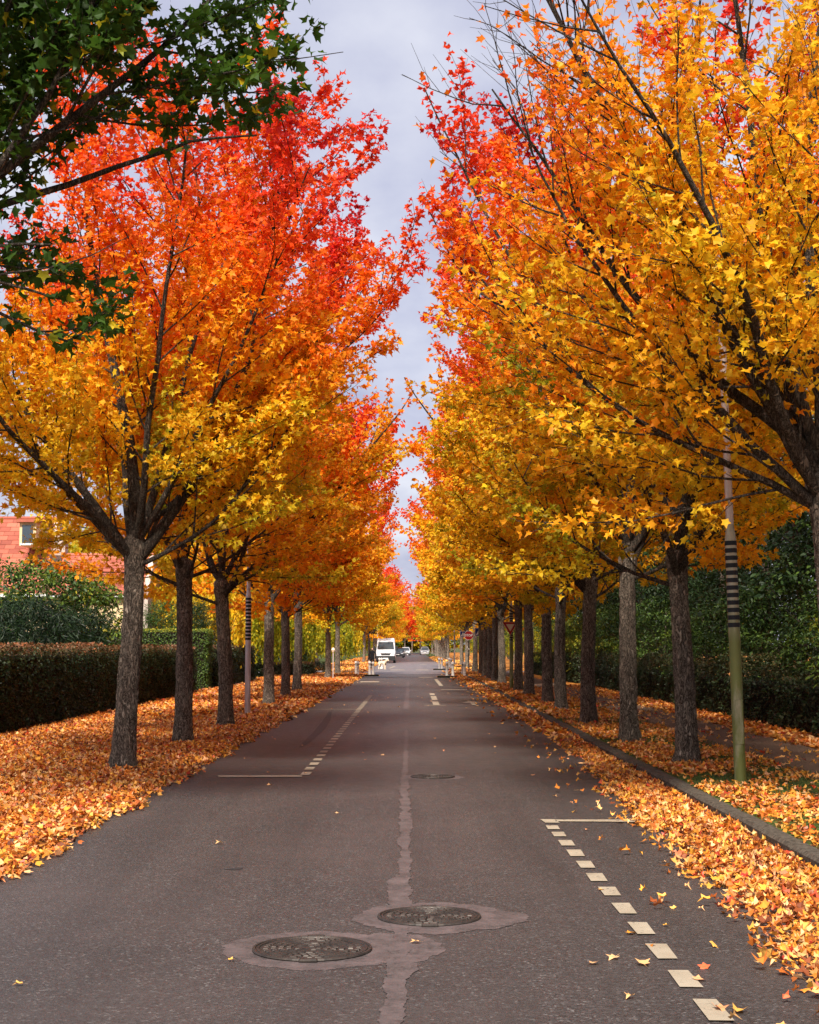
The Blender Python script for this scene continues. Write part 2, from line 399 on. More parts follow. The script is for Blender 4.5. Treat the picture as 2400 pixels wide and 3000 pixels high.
# ================================================================== THE SETTING
def sheet(name, x0, x1, y0, y1, z, mat, nx=1, ny=1):
    xs = np.linspace(x0, x1, nx + 1); ys = np.linspace(y0, y1, ny + 1)
    X, Y = np.meshgrid(xs, ys); V = np.stack([X.ravel(), Y.ravel(), np.full(X.size, z)], 1)
    i = (np.arange(ny)[:, None] * (nx + 1) + np.arange(nx)[None, :]).ravel()
    F = np.stack([i, i + 1, i + nx + 2, i + nx + 1], 1)
    return obj(name, mesh_np(name, V, F, mat))
tag(sheet('ground', -2500, 2500, -200, 4500, -0.03, M_earth), kind='structure')
tag(sheet('road', -3.0, 2.98, -6, 420, 0.0, M_road, 2, 60), kind='structure')
CR0, CR1 = 92.0, 107.0                                        # the raised crossing and the side street
tag(sheet('raised_crossing', -3.0, 2.98, CR0, CR1 + 60, 0.004, M_worn, 2, 20), kind='structure')
tag(sheet('side_street', -60, -3.004, CR0 + 1, CR1 - 2, 0.0, M_worn, 8, 2), kind='structure')
tag(sheet('side_street', 2.984, 60, CR0 + 3, CR1 - 4, 0.0, M_worn, 8, 2), kind='structure')
KH = 0.11
def slab(name, x0, x1, y0, y1, z, mat):
    return tag(MB().box(x0, x1, y0, y1, -0.02, z).build(name, mat), kind='structure')
LZ = 0.035
slab('left_verge', -7.9, -3.005, -6, CR0, LZ, M_litter)
slab('left_verge', -7.9, -3.005, CR1, 420, LZ, M_litter)
slab('lawn', -60, -7.905, -6, CR0, 0.02, M_grass)
slab('lawn', -60, -7.905, CR1, 420, 0.02, M_grass)
slab('right_verge', 3.13, 4.76, -6, CR0 + 2, KH - 0.012, M_grass)
slab('right_verge', 3.13, 4.76, CR1 - 3, 420, KH - 0.012, M_grass)
slab('footpath', 4.764, 6.25, -6, CR0 + 2, KH - 0.03, M_path)
slab('footpath', 4.764, 6.25, CR1 - 3, 420, KH - 0.03, M_path)
slab('wood_floor', 6.254, 60, -6, CR0 + 2, KH - 0.012, M_litter)
slab('wood_floor', 6.254, 60, CR1 - 3, 420, KH - 0.012, M_litter)

kerb = tag(empty('kerb', (2.98, 0, 0)), kind='structure')
kv = []
for q in range(4):
    b = MB(); b.rings([[(0, 0.004, -0.05), (0.002, 0.004, KH - 0.03), (0.03, 0.004, KH), (0.146, 0.004, KH), (0.146, 0.004, -0.05)],
                       [(0, 0.33, -0.05), (0.002 + random.uniform(-.003, .003), 0.33, KH - 0.03), (0.03 + random.uniform(-.004, .006), 0.33, KH - random.uniform(0, .005)), (0.146, 0.33, KH), (0.146, 0.33, -0.05)],
                       [(0, 0.66, -0.05), (0.002 + random.uniform(-.003, .003), 0.66, KH - 0.03), (0.03 + random.uniform(-.004, .006), 0.66, KH - random.uniform(0, .005)), (0.146, 0.66, KH), (0.146, 0.66, -0.05)],
                       [(0, 0.988, -0.05), (0.002, 0.988, KH - 0.03), (0.03, 0.988, KH), (0.146, 0.988, KH), (0.146, 0.988, -0.05)]])
    kv.append(b.mesh('kerbstone', M_kerb))
for i in range(0, 94):
    s = obj('kerbstone', kv[i % 4], kerb, (random.uniform(-.006, .006), i, random.uniform(-.006, .004)))
    s.rotation_euler = (random.uniform(-.004, .004), random.uniform(-.01, .01), random.uniform(-.004, .004))

# ---- sealed seam along the road's middle, with its patches round the manholes
def ribbon(name, pts, wid, z, mat, jit=0.018, step=0.03):
    """irregular ribbon on the road: pts (x,y), wid half widths"""
    P = np.array(pts, float); d = np.r_[0, np.cumsum(np.linalg.norm(np.diff(P, axis=0), axis=1))]
    s = np.arange(0, d[-1], step); X = np.interp(s, d, P[:, 0]); Y = np.interp(s, d, P[:, 1]); W = np.interp(s, d, wid)
    def nz():
        a = rng.normal(0, 1, len(s)); b = np.convolve(rng.normal(0, 1, len(s)), np.ones(9) / 9, 'same') * 2.0
        return (a * .28 + b * 1.1) * jit * .8
    L = np.stack([X - W + nz(), Y, np.full(len(s), z)], 1); Rr = np.stack([X + W + nz(), Y, np.full(len(s), z)], 1)
    V = np.empty((2 * len(s), 3)); V[0::2] = L; V[1::2] = Rr
    i = np.arange(len(s) - 1) * 2; F = np.stack([i, i + 1, i + 3, i + 2], 1)
    return tag(obj(name, mesh_np(name, V, F, mat)), kind='structure')
seam_px = [(1158, 3100, 36), (1152, 3000, 33), (1160, 2930, 30), (1168, 2870, 26), (1172, 2830, 40), (1168, 2770, 30), (1176, 2735, 26), (1172, 2650, 33), (1168, 2585, 34), (1184, 2560, 18),
           (1186, 2500, 14), (1188, 2430, 16), (1188, 2350, 14), (1184, 2300, 13), (1188, 2240, 8), (1190, 2180, 6), (1190, 2140, 4)]
sp, sw = [], []
for x, y, hw in seam_px:
    g = G(x, y); sp.append((g.x, g.y)); sw.append(hw / 4400 * g.y)
ribbon('seam_sealant', sp, sw, 0.004, M_seal)
g0, g1 = G(1190, 2079), G(1197, 1995)
ribbon('seam_sealant', [(g0.x, g0.y), (g1.x, g1.y)], [0.075, 0.05], 0.004, M_seal)
def patch(c, rx, ry, z=0.006, tail=0.0):
    n = 260; a = np.arange(n) * 2 * np.pi / n
    w_ = rng.normal(0, 1, n); w_ = np.r_[w_, w_, w_]
    j = 1 + (np.convolve(w_, np.ones(21) / 21, 'same') * 0.20 + np.convolve(w_[::-1], np.ones(5) / 5, 'same') * 0.018)[n:2 * n]
    V = np.stack([c.x + rx * j * np.cos(a) + tail * np.maximum(0, np.cos(a)) ** 3, c.y + ry * j * np.sin(a), np.full(n, z)], 1)
    return tag(obj('sealed_patch', mesh_np('sealed_patch', V, np.arange(n)[None, :], M_seal)), kind='structure')
def manhole(px, py, r, label, lift):
    c = G(px, py); t = tag(empty('manhole_cover', (c.x, c.y, 0.004)), label, 'manhole', 'manhole covers along the middle of the road')
    fr = MB(); n = 48
    for r0, r1, h0, h1 in ((r * 0.965, r, 0.003, 0.012), (r * 0.90, r * 0.93, 0.003, 0.011)):
        fr.rings([[(q * math.cos(2*math.pi*k/n), q * math.sin(2*math.pi*k/n), h) for k in range(n)] for q, h in ((r1 + .004, h0), (r1, h1), (r0, h1), (r0 - .004, h0))], caps=False)
    fr.build('frame_ring', M_iron, t)
    MB().lathe([(r * 0.99, 0.001), (r * 0.99, 0.0048)], 48).build('lid', M_iron, t)
    rel = MB()
    for ring in range(1, 7):
        rr = r * 0.13 * ring; m = max(5, int(ring * 6.2))
        a_off = random.random()
        for k in range(m):
            if random.random() < 0.12: continue
            a = 2 * math.pi * (k + a_off) / m; ca, sa = math.cos(a), math.sin(a)
            dl, dw, h = r * 0.043, r * random.uniform(0.035, 0.075), 0.0048
            q = [(rr - dl, -dw), (rr + dl, -dw), (rr + dl, dw), (rr - dl, dw)]
            lo = [(x * ca - y * sa, x * sa + y * ca, h) for x, y in q]
            hi = [((rr + (x - rr) * .8) * ca - y * .8 * sa, (rr + (x - rr) * .8) * sa + y * .8 * ca, h + 0.007) for x, y in q]
            rel.rings([lo, hi])
    rel.build('raised_tread', M_iron, t)
    for s in (-1, 1):
        MB().bbox(-0.05, 0.05, s * r - 0.022, s * r + 0.022, 0.002, 0.014, 0.005).build('lifting_lug', M_iron, t)
    return c
c1 = manhole(1258, 2688, 0.315, 'round cast iron manhole cover right of the sealed seam, ring pattern tread', 0)
c2 = manhole(915, 2783, 0.325, 'round cast iron manhole cover left of the sealed seam, mud filled tread', 0)
c3 = manhole(1268, 2277, 0.28, 'round manhole cover beside the thin crosswise crack, set apart from the pair', 0)
patch(c1, 0.46, 0.52, 0.0025); patch(Vector((c1.x + .1, c1.y - .02, 0)), 0.5, 0.36, 0.003)
patch(c2, 0.50, 0.50, 0.0015); patch(Vector((c2.x + 0.42, c2.y + .05, 0)), 0.30, 0.42, 0.002)
patch(c3, 0.42, 0.42, 0.002)
a, b = G(1190, 2182), G(1420, 2184)
tag(MB().add([(a.x, a.y - .02, .003), (b.x, b.y - .015, .003), (b.x, b.y + .015, .003), (a.x, a.y + .03, .003)], [(0, 1, 2, 3)]).build('crosswise_crack_filler', M_seal), kind='structure')

# ---- painted markings
def quad_px(name, corners, z=0.008):
    vs = [G(x, y, z) for x, y in corners]
    return tag(MB().add(vs, [(0, 1, 2, 3)]).build(name, M_paint), kind='structure')
def dash(name, x, y0, y1, wd, dx=0.0):
    j = lambda: random.uniform(-.008, .008)
    return tag(MB().add([(x - wd + j(), y0 + j(), .008), (x + wd + j(), y0 + j(), .008), (x + wd + dx + j(), y1 + j(), .008), (x - wd + dx + j(), y1 + j(), .008)], [(0, 1, 2, 3)]).build(name, M_paint), kind='structure')
# near bay on the right: line of dashes and its end line
dl = [((1583, 2400), (1625, 2400), (1640, 2410), (1598, 2410)), ((1599, 2418), (1634, 2418), (1641, 2429), (1606, 2429)), ((1615, 2437), (1652, 2437), (1660, 2450), (1624, 2450)),
      ((1635, 2461), (1675, 2461), (1686, 2477), (1646, 2477)), ((1659, 2489), (1702, 2489), (1714, 2508), (1672, 2508)), ((1687, 2522), (1731, 2522), (1745, 2542), (1702, 2542)),
      ((1716, 2558), (1765, 2558), (1781, 2581), (1732, 2581)), ((1752, 2598), (1803, 2598), (1820, 2623), (1772, 2623)), ((1791, 2645), (1844, 2645), (1867, 2676), (1817, 2676)),
      ((1838, 2701), (1895, 2702), (1921, 2736), (1868, 2736)), ((1890, 2764), (1953, 2765), (1986, 2808), (1928, 2808)), ((1956, 2842), (2016, 2842), (2062, 2892), (1992, 2891)),
      ((2029, 2926), (2099, 2927), (2153, 2990), (2078, 2989)), ((2120, 3025), (2196, 3026), (2262, 3100), (2180, 3099))]
for c in dl: quad_px('painted_dash', [c[3], c[2], c[1], c[0]])
quad_px('painted_bay_line', [(1628, 2406), (1880, 2408), (1880, 2401), (1628, 2401)])
# bays on the left
quad_px('painted_bay_line', [(640, 2277), (885, 2276), (885, 2271), (640, 2271)])
L0, L1 = G(893, 2272), G(1087, 2037)
ny = int((L1.y - L0.y) / 0.82)
for i in range(ny):
    f = i / ny; y = L0.y + i * 0.82; x = L0.x + (L1.x - L0.x) * f
    dash('painted_dash', x, y, y + 0.45, 0.062)
e = G(1048, 2079); dash('painted_bay_line', e.x - 0.85, e.y - .05, e.y + .06, 0.82)
# marks before the crossing
arrow = [(-0.06, -1.6), (0.06, -1.6), (0.06, 0.1), (0.32, 0.1), (0, 1.6), (-0.32, 0.1), (-0.06, 0.1)]
ga = G(1384, 2060)
tag(MB().add([(ga.x + x, ga.y + y, .008) for x, y in arrow], [(0, 1, 2, 3, 5, 6), (3, 4, 5)]).build('painted_arrow', M_paint), kind='structure')
for p0, p1 in (((1268, 2040), (1276, 2052)), ((1272, 2056), (1282, 2066)), ((1263, 2032), (1270, 2037))):
    a, b = G(*p0), G(*p1); dash('painted_dash', (a.x + b.x) / 2, b.y, a.y, 0.09)
dash('painted_bay_line', G(1275, 2067).x, G(1275, 2067).y - .1, G(1275, 2067).y + .1, 0.3)
a, b = G(1277, 1990), G(1293, 2010); dash('painted_dash', b.x, b.y, a.y, 0.08, a.x - b.x)
for px, py, hw, hl in ((1083, 1998, .45, .8), (1165, 1963, .5, .9), (1237, 1963, .45, .9), (1248, 1985, .4, .5), (1330, 2021, .5, .25), (1195, 1935, .3, 1.2), (1240, 1947, .3, .8), (1150, 1985, .25, .3)):
    g = G(px, py); dash('painted_dash', g.x, g.y - hl, g.y + hl, hw)
g = G(1145, 1955); dash('painted_dash', g.x, g.y - 7, g.y + 7, .09, .25)
# faint tyre mark
tyre = NT('tyre_mark'); tyre.done(tyre.bsdf((0.028, 0.026, 0.026), 0.6, 0.4)); 
tp = [(880, 2190), (910, 2165), (940, 2135), (958, 2110), (968, 2085)]
for off in (0,):
    ribbon('tyre_mark', [(G(x, y).x, G(x, y).y) for x, y in tp], [.03, .07, .09, .08, .04], 0.003, MATS['tyre_mark'], 0.004)
g = [G(x, y) for x, y in ((655, 2548), (710, 2542), (712, 2546), (690, 2550))]
tag(MB().add([(v.x, v.y, .003) for v in g], [(0, 3, 2, 1)]).build('oil_stain', MATS['tyre_mark']), kind='structure')

# ================================================================== FALLEN LEAVES
def fallen(name, X, Y, z0, lo, hi, shape, t, lift=0.03, tilt=0.45):
    n = len(X)
    P = np.stack([X, Y, z0 + rng.random(n) ** 1.5 * lift + 0.006], 1)
    N = np.stack([rng.normal(0, tilt, n), rng.normal(0, tilt, n), np.ones(n)], 1)
    a = rng.random(n) * 2 * np.pi; T = np.stack([np.cos(a), np.sin(a), np.zeros(n)], 1)
    S = rng.uniform(lo, hi, n); v = rng.normal(0, 0.22, n)
    me = leaf_mesh(name, P, N, T, S, shape, M_fallen, t, v, rng.uniform(-2.0, 6.5, n))
    o = obj(name, me); o.color = (0, 0, 0, 1); return tag(o, kind='stuff')
def patchy(X, Y, sc, ph=0.0):
    return (np.sin(X * sc + ph) + np.sin(Y * sc * .83 + 1.3 + ph) + np.sin((X * .6 + Y * .9) * sc * 1.7 + 2.1 * ph) + np.sin((X - Y) * sc * 2.3 + ph)) / 4
def tcol(X, Y, base, sd):
    t = base + 0.12 * patchy(X, Y, 1.3, .7) + rng.normal(0, sd, len(X))
    k = rng.random(len(X)); t = np.where(k < 0.05, rng.uniform(.8, .95, len(X)), t); t = np.where((k > .05) & (k < .25), rng.uniform(.60, .80, len(X)), t)
    return np.clip(t, 0, 1)
def left_edge(Y): return -2.83 + 0.15 * np.clip((Y - 30) / 50, 0, 1) + 0.06 * np.sin(Y * 1.7) + 0.05 * np.sin(Y * 4.1 + 1)
# left carpet: dense near, coarser far
def left_carpet(y0, y1, dens, lo, hi, shape):
    n = int((y1 - y0) * 4.95 * dens)
    X = rng.uniform(-7.7, -2.6, n); Y = rng.uniform(y0, y1, n)
    keep = (X < left_edge(Y) - rng.exponential(0.05, n) + 0.03)
    X, Y = X[keep], Y[keep]
    z = np.where(X < -3.02, LZ, 0.004)
    return fallen('fallen_leaf_carpet', X, Y, z, lo, hi, shape, tcol(X, Y, 0.36, 0.17), 0.035)
tag(left_carpet(4.5, 34, 430, .045, .092, M8), 'thick carpet of orange maple leaves in front of the clipped hedge', 'fallen leaves')
tag(left_carpet(34, 92, 150, .09, .15, TRI3), 'orange leaf carpet on the left verge, farther stretch towards the bollards', 'fallen leaves')
X = rng.uniform(-7.5, -2.2, 9000); Y = rng.uniform(96, 210, 9000); k = (X < -2.9 - 0.5 * (Y > 112)) & ((Y > 107) | (X > -5.5)) & ((Y < 101) | (Y > 104)); X, Y = X[k], Y[k]
tag(fallen('fallen_leaf_carpet', X, Y, np.where(X < -3.02, LZ, 0.01), .16, .26, QUAD, tcol(X, Y, .5, .12)), 'yellow leaf carpet under the trees beyond the left bollards', 'fallen leaves')
# right gutter
def right_edge(Y): return np.interp(Y, [4, 6.6, 9, 12, 16, 22, 37, 60, 92], [1.6, 1.74, 1.9, 2.0, 2.1, 2.42, 2.42, 2.42, 2.3])
def gutter(y0, y1, dens, lo, hi, shape):
    n = int((y1 - y0) * 2.2 * dens); X = rng.uniform(0.9, 2.95, n); Y = rng.uniform(y0, y1, n)
    d = X - right_edge(Y) + 0.18 * patchy(X, Y, 2.6, 1.1) + 0.10 * patchy(X, Y, 7.0, .3)
    p = np.clip(d / 0.38, 0, 1) ** 1.1 + 0.012 * (d > -0.5)
    k = rng.random(n) < p; X, Y = X[k], Y[k]
    return fallen('fallen_leaf_drift', X, Y, np.full(len(X), .004), lo, hi, shape, tcol(X, Y, 0.43, 0.18), 0.045, 0.5)
tag(gutter(4, 26, 640, .042, .088, MAPLE), 'drift of orange and yellow leaves in the gutter below the kerbstones', 'fallen leaves')
tag(gutter(26, 92, 160, .09, .15, TRI3), 'thin strip of leaves along the far stretch of kerb', 'fallen leaves')
def verge_leaves(x0, x1, y0, y1, dens, lo, hi, shape, hole, base):
    n = int((y1 - y0) * (x1 - x0) * dens); X = rng.uniform(x0, x1, n); Y = rng.uniform(y0, y1, n)
    k = rng.random(n) < np.clip(hole - 1.0 * patchy(X, Y, 1.15, 2.0), 0.06, 1); X, Y = X[k], Y[k]
    return fallen('fallen_leaf_carpet', X, Y, np.full(len(X), KH - .01), lo, hi, shape, tcol(X, Y, base, .14), .03)
tag(verge_leaves(3.15, 4.85, 5, 34, 420, .048, .09, M8, .55, .45), 'golden leaves lying on the grass round the striped lamp post', 'fallen leaves')
tag(verge_leaves(3.15, 4.85, 34, 95, 150, .09, .14, TRI3, .75, .45), 'golden leaves on the verge around the far row of trunks', 'fallen leaves')
tag(verge_leaves(6.1, 7.4, 8, 60, 130, .08, .12, TRI3, .8, .36), 'brown leaves heaped between the footpath and the dark hedge', 'fallen leaves')
tag(verge_leaves(4.80, 6.25, 8, 60, 18, .07, .11, MAPLE, .8, .58), 'few pale leaves strewn on the earth footpath', 'fallen leaves')
X = rng.uniform(2.1, 6.5, 9000); Y = rng.uniform(95, 230, 9000); k = ((X > 2.75) | (Y < 100)); X, Y = X[k], Y[k]
tag(fallen('fallen_leaf_carpet', X, Y, np.where(X > 3.1, KH, .01), .16, .26, QUAD, tcol(X, Y, .56, .1)), 'yellow leaf carpet under the trees beyond the right bollards', 'fallen leaves')

# single leaves on the asphalt
LEAF1 = mesh_np('leaf', np.concatenate([MAPLE * np.array([1, 1, 1.6]), np.array([(-.012, 0, 0), (.012, 0, 0), (.03, -.55, .06), (.01, -.55, .06)])]).astype(np.float32),
                [np.arange(10)[None, :], np.array([[10, 11, 12, 13]])], M_fallen, {'t': [0, 0], 'v': [0, 0]})
LEAF2 = mesh_np('leaf', np.concatenate([MAPLE * np.array([.8, 1, 2.6]), np.array([(-.012, 0, 0), (.012, 0, 0), (-.03, -.5, .09), (-.05, -.5, .09)])]).astype(np.float32),
                [np.arange(10)[None, :], np.array([[10, 11, 12, 13]])], M_fallen, {'t': [0, 0], 'v': [0, 0]})
def one_leaf(x, y, s, t, label, group=None, me=None):
    o = obj('fallen_leaf', me or random.choice([LEAF1, LEAF2]), None, (x, y, 0.012)); s *= .72; o.scale = (s, s, s)
    o.rotation_euler = (random.uniform(-.15, .15), random.uniform(-.15, .15), random.uniform(0, 6.28)); o.color = (t, 0, 0, 1)
    return tag(o, label, 'leaf', group)
for px, py, s, t, lab in ((1230, 2765, .085, .74, 'pale leaf lying just below the right-hand manhole cover'), (650, 2473, .10, .74, 'single pale leaf alone on the left half of the road'),
                          (670, 2819, .055, .62, 'tiny yellow leaf beside the left-hand manhole cover'), (65, 2890, .07, .64, 'lone yellowish leaf on bare asphalt left of both manholes'),
                          (985, 2386, .07, .76, 'small pale leaf above the sealed seam'), (1842, 2740, .10, .5, 'orange leaf beside a cracked painted dash'),
                          (2035, 2876, .10, .78, 'pinkish leaf lying on a painted dash'), (2098, 2957, .13, .80, 'curled pink leaf on the lowest painted dash'),
                          (2160, 2972, .13, .62, 'yellow leaf touching the lowest painted dash'), (1805, 2808, .10, .76, 'pale leaf between the painted dashes and the seam'),
                          (1888, 2832, .12, .74, 'large pale brown leaf between painted dashes and leaf drift'), (1945, 2717, .06, .6, 'small yellow leaf right of the painted dashes')):
    g = G(px, py); one_leaf(g.x, g.y, s, t, lab)
n1 = 0
while n1 < 90:
    y = 6.5 + random.random() ** 1.6 * 75; x = random.uniform(-2.6, 2.5)
    if x < 0.9 and y < 17 or abs(x) < .4 and random.random() < .7: continue
    one_leaf(x, y, random.uniform(.06, .11) * (1.0 if y < 30 else 1.25), random.choice([.66, .72, .74, .75, .76, .77, .80]), 'small fallen leaf lying alone on the grey asphalt', 'leaves scattered over the roadway'); n1 += 1
# grass tufts on the right verge
n = 16000; X = rng.uniform(3.15, 4.95, n); Y = rng.uniform(9, 40, n); k = patchy(X, Y, 1.15, 2.0) > -.05; X, Y = X[k], Y[k]; n = len(X)
a = rng.random(n) * 6.28; bl = rng.uniform(.03, .075, n)
T3 = np.array([(-.06, 0, 0), (.06, 0, 0), (0, 1, .25)], dtype=np.float32)
me = leaf_mesh('grass', np.stack([X, Y, np.full(n, KH - .014)], 1), np.stack([np.cos(a), np.sin(a), np.zeros(n)], 1), np.stack([rng.normal(0, .3, n), rng.normal(0, .3, n), np.ones(n)], 1), bl, T3, M_blade, rng.random(n), rng.normal(0, .1, n))
o = tag(obj('grass', me), 'short green grass showing between leaves on the footpath verge', 'grass', kind='stuff'); o.color = (0, 0, 0, 1)

# ================================================================== TREES
def nrm(v): return v / max(np.linalg.norm(v), 1e-9)
def rot_about(d, ax, a):
    return d * math.cos(a) + np.cross(ax, d) * math.sin(a) + ax * np.dot(ax, d) * (1 - math.cos(a))
UP = np.array([0, 0, 1.0])

def branch_line(r_, p, d, L, r0, r1, n, up, jit):
    pts = [p]; dd = d
    for i in range(n):
        dd = nrm(dd + UP * up + r_.normal(0, jit, 3)); p = p + dd * (L / n); pts.append(p)
    P = np.array(pts); t = np.linspace(0, 1, n + 1)
    return P, r0 + (r1 - r0) * t ** 0.8

def trunk_mesh(seed, hf, r0, r1, lean, sides=40, rings=110, rough=1.0):
    r_ = np.random.default_rng(seed)
    z = np.linspace(-0.12, hf + 0.25, rings); a = np.arange(sides) * 2 * np.pi / sides
    f = np.clip(z / hf, 0, 1)
    rad = r0 + (r1 - r0) * f ** 0.8 + 0.06 * np.exp(-np.clip(z, 0, 9) / 0.16) + 0.05 * np.clip((z - hf + .35) / .5, 0, 1) ** 2
    top = np.clip((z - hf) / .25, 0, 1); rad = rad * np.sqrt(np.maximum(1 - top ** 2, 0.0004))
    disp = np.zeros((rings, sides))
    for k in range(10):
        fa = r_.integers(2, 15); fz = r_.uniform(1, 9); disp += np.sin(fa * a[None, :] + fz * z[:, None] + r_.random() * 6.28) * 0.0026
    g = r_.normal(0, 1, (rings, sides)); g = (g + np.roll(g, 1, 0) + np.roll(g, -1, 0) + np.roll(g, 2, 0)) / 4
    disp += g * 0.010 * rough
    RR = rad[:, None] * (1 + 0) + disp * np.minimum(1, rad / .05)[:, None]
    cx = lean[0] * f ** 1.3 + 0.02 * np.sin(z * 1.7 + seed); cy = lean[1] * f ** 1.3
    V = np.stack([cx[:, None] + RR * np.cos(a)[None, :], cy[:, None] + RR * np.sin(a)[None, :], np.repeat(z[:, None], sides, 1)], -1).reshape(-1, 3)
    k = np.arange(sides); i = np.arange(rings - 1)[:, None] * sides
    F = np.stack([i + k[None, :], i + ((k + 1) % sides)[None, :], i + sides + ((k + 1) % sides)[None, :], i + sides + k[None, :]], -1).reshape(-1, 4)
    return mesh_np('trunk', V, F, M_bark, smooth=True)

def maple(seed, hf=2.95, r0=0.15, r1=0.125, lean=(0.0, 0.0), limbs=None, lod=0, leafden=1.0, size=(.085, .125), H=1.0, dens=None, tfun=None, redness=1.0, prune=False, hero=False, rmax=3.75):
    """returns a dict of meshes: trunk, limbs, and leaf arrays"""
    r_ = np.random.default_rng(seed)
    top = np.array([lean[0], lean[1], hf])
    limbs_auto = limbs is None
    if limbs is None:
        limbs = []
        n_out = 5; a0 = r_.random() * 6.28
        for i in range(n_out): limbs.append((a0 + i * 6.283 / n_out + r_.normal(0, .2), r_.uniform(38, 48), r_.uniform(5.6, 6.7), .055, .055 + r_.random() * .02))
        for i in range(3): limbs.append((a0 + .6 + i * 2.1 + r_.normal(0, .2), r_.uniform(20, 30), r_.uniform(6.4, 7.4), .05, .06))
        for i in range(3): limbs.append((a0 + .3 + i * 2.1 + r_.normal(0, .3), r_.uniform(62, 76), r_.uniform(2.8, 3.8), .055, .035))
        limbs.append((0, 3, 7.3, .01, .085))
    limb_meshes = []; LP, LN, LT, LS, LB = [], [], [], [], []
    def leaves_on(P, dirv, den, bt):
        seg = np.linalg.norm(P[-1] - P[0]); n = max(2, int(seg / 0.052 * 2 * den))
        t = r_.random(n) ** 0.85; q = t * (len(P) - 1); i = np.minimum(q.astype(int), len(P) - 2); f = (q - i)[:, None]
        base = P[i] * (1 - f) + P[i + 1] * f
        side = unit(r_.normal(0, 1, (n, 3)) + np.array([0, 0, .1])); pet = r_.uniform(.03, .09, n)[:, None]
        LP.append(base + side * pet); LN.append(unit(UP * .7 + r_.normal(0, .55, (n, 3))))
        LT.append(unit(side + dirv * .5 - UP * .6 + r_.normal(0, .25, (n, 3)))); LS.append(r_.uniform(size[0], size[1], n)); LB.append(np.full(n, bt))
    for (az, ang, L, up, rad) in limbs:
        L *= H; up_ = up
        d = np.array([math.cos(az) * math.sin(R(ang)), math.sin(az) * math.sin(R(ang)), math.cos(R(ang))])
        zoff = 0.0 if ang <= 10 else r_.uniform(-.35, .05) if ang > 54 else r_.uniform(-.25, .85) if limbs_auto else r_.uniform(-.2, .35)
        start = top + UP * zoff - d * 0.04
        P, rr = branch_line(r_, start, d, L, rad, .009, 14, up_, .055)
        limb_lines = [(P, rr)]; l1 = []; l2 = []
        outv = nrm(np.array([math.cos(az), math.sin(az), 0]))
        n1 = int(L * (3.5 if lod < 2 else 2.6))
        for k in range(n1):
            t = .10 + .88 * (k + r_.random()) / n1
            if ang < 10 and t < .2: continue
            i = min(int(t * 14), 13); f = t * 14 - i; p = P[i] * (1 - f) + P[i + 1] * f; dd = nrm(P[i + 1] - P[i])
            ax = nrm(np.cross(dd, r_.normal(0, 1, 3))); d1 = rot_about(dd, ax, R(r_.uniform(32, 58)))
            d1 = nrm(d1 + outv * .24 + np.array([0, 0, -.02]))
            if d1[2] < -.3: d1[2] *= -.3
            L1 = (2.5 * (1 - .62 * t) + .25) * r_.uniform(.65, 1.1) * H
            P1, rr1 = branch_line(r_, p, nrm(d1), L1, max(.006, .017 * (1 - .4 * t)), .0035, 7, .045, .07)
            
            if np.hypot(*(P1[-1][:2] - top[:2])) > rmax * r_.uniform(.92, 1.08) * (.75 + .05 * min(P1[-1][2], 6.0)): continue
            if prune and dens(P1[4:5])[0] < .03: continue
            l1.append((P1, rr1)); bt = r_.normal(0, .05)
            n2 = int(L1 * 6.2)
            for m in range(n2):
                t2 = .12 + .86 * (m + r_.random()) / n2; i2 = min(int(t2 * 7), 6); f2 = t2 * 7 - i2
                p2 = P1[i2] * (1 - f2) + P1[i2 + 1] * f2; dd2 = nrm(P1[i2 + 1] - P1[i2])
                ax = nrm(np.cross(dd2, UP * .9 + r_.normal(0, .6, 3))) if m % 2 else nrm(np.cross(UP * .9 + r_.normal(0, .6, 3), dd2))
                ax = nrm(r_.normal(0, .5, 3) + UP) * (1 if m % 2 else -1)
                d2 = nrm(rot_about(dd2, ax, R(r_.uniform(30, 55))) + UP * .06)
                L2 = r_.uniform(.3, .85) * (1 - .35 * t2) * H
                P2, rr2 = branch_line(r_, p2, d2, L2, .0042, .0018, 2, .03, .10)
                if np.hypot(*(P2[-1][:2] - top[:2])) > rmax * r_.uniform(.95, 1.12): continue
                if prune and dens(P2[-1:])[0] < .03: continue
                if lod < 1 or (lod == 1 and m % 2 == 0): l2.append((P2, rr2))
                leaves_on(P2, d2, leafden, bt)
            leaves_on(P1[3:], d1, leafden * .8, bt)
        leaves_on(P[9:], d, leafden * .8, 0)
        parts = [tubes_geo(limb_lines, 9 if lod == 0 else 6)]
        if l1: parts.append(tubes_geo(l1, 5 if lod == 0 else 3))
        if l2 and lod < 2: parts.append(tubes_geo(l2, 3))
        V, F, b = [], [], 0
        for v_, f_ in parts: V.append(v_); F.append(f_ + b); b += len(v_)
        limb_meshes.append(mesh_np('limb', np.concatenate(V), np.concatenate(F), M_branch, smooth=True))
    P, N, T, S, B = map(np.concatenate, (LP, LN, LT, LS, LB))
    if dens is not None:
        k = r_.random(len(P)) < dens(P); P, N, T, S, B = P[k], N[k], T[k], S[k], B[k]
    k = P[:, 2] > min(hf, 3.9) - .5; P, N, T, S, B = P[k], N[k], T[k], S[k], B[k]
    rad = np.hypot(P[:, 0] - top[0], P[:, 1] - top[1])
    u = np.clip((P[:, 2] - 5.2) / 4.4, 0, 1); o_ = rad / 3.4
    if tfun is None:
        clump = .10 * patchy(P[:, 0] + seed, P[:, 1], 2.4, P[:, 2] * 1.5)
        t = .385 + redness * (.33 * u ** 1.15 + .24 * np.clip(o_ - .45, 0, 1) * u) + clump * u ** .5 + B + r_.normal(0, .03, len(P))
    else: t = tfun(P, B, r_)
    v = r_.normal(0, .13, len(P))
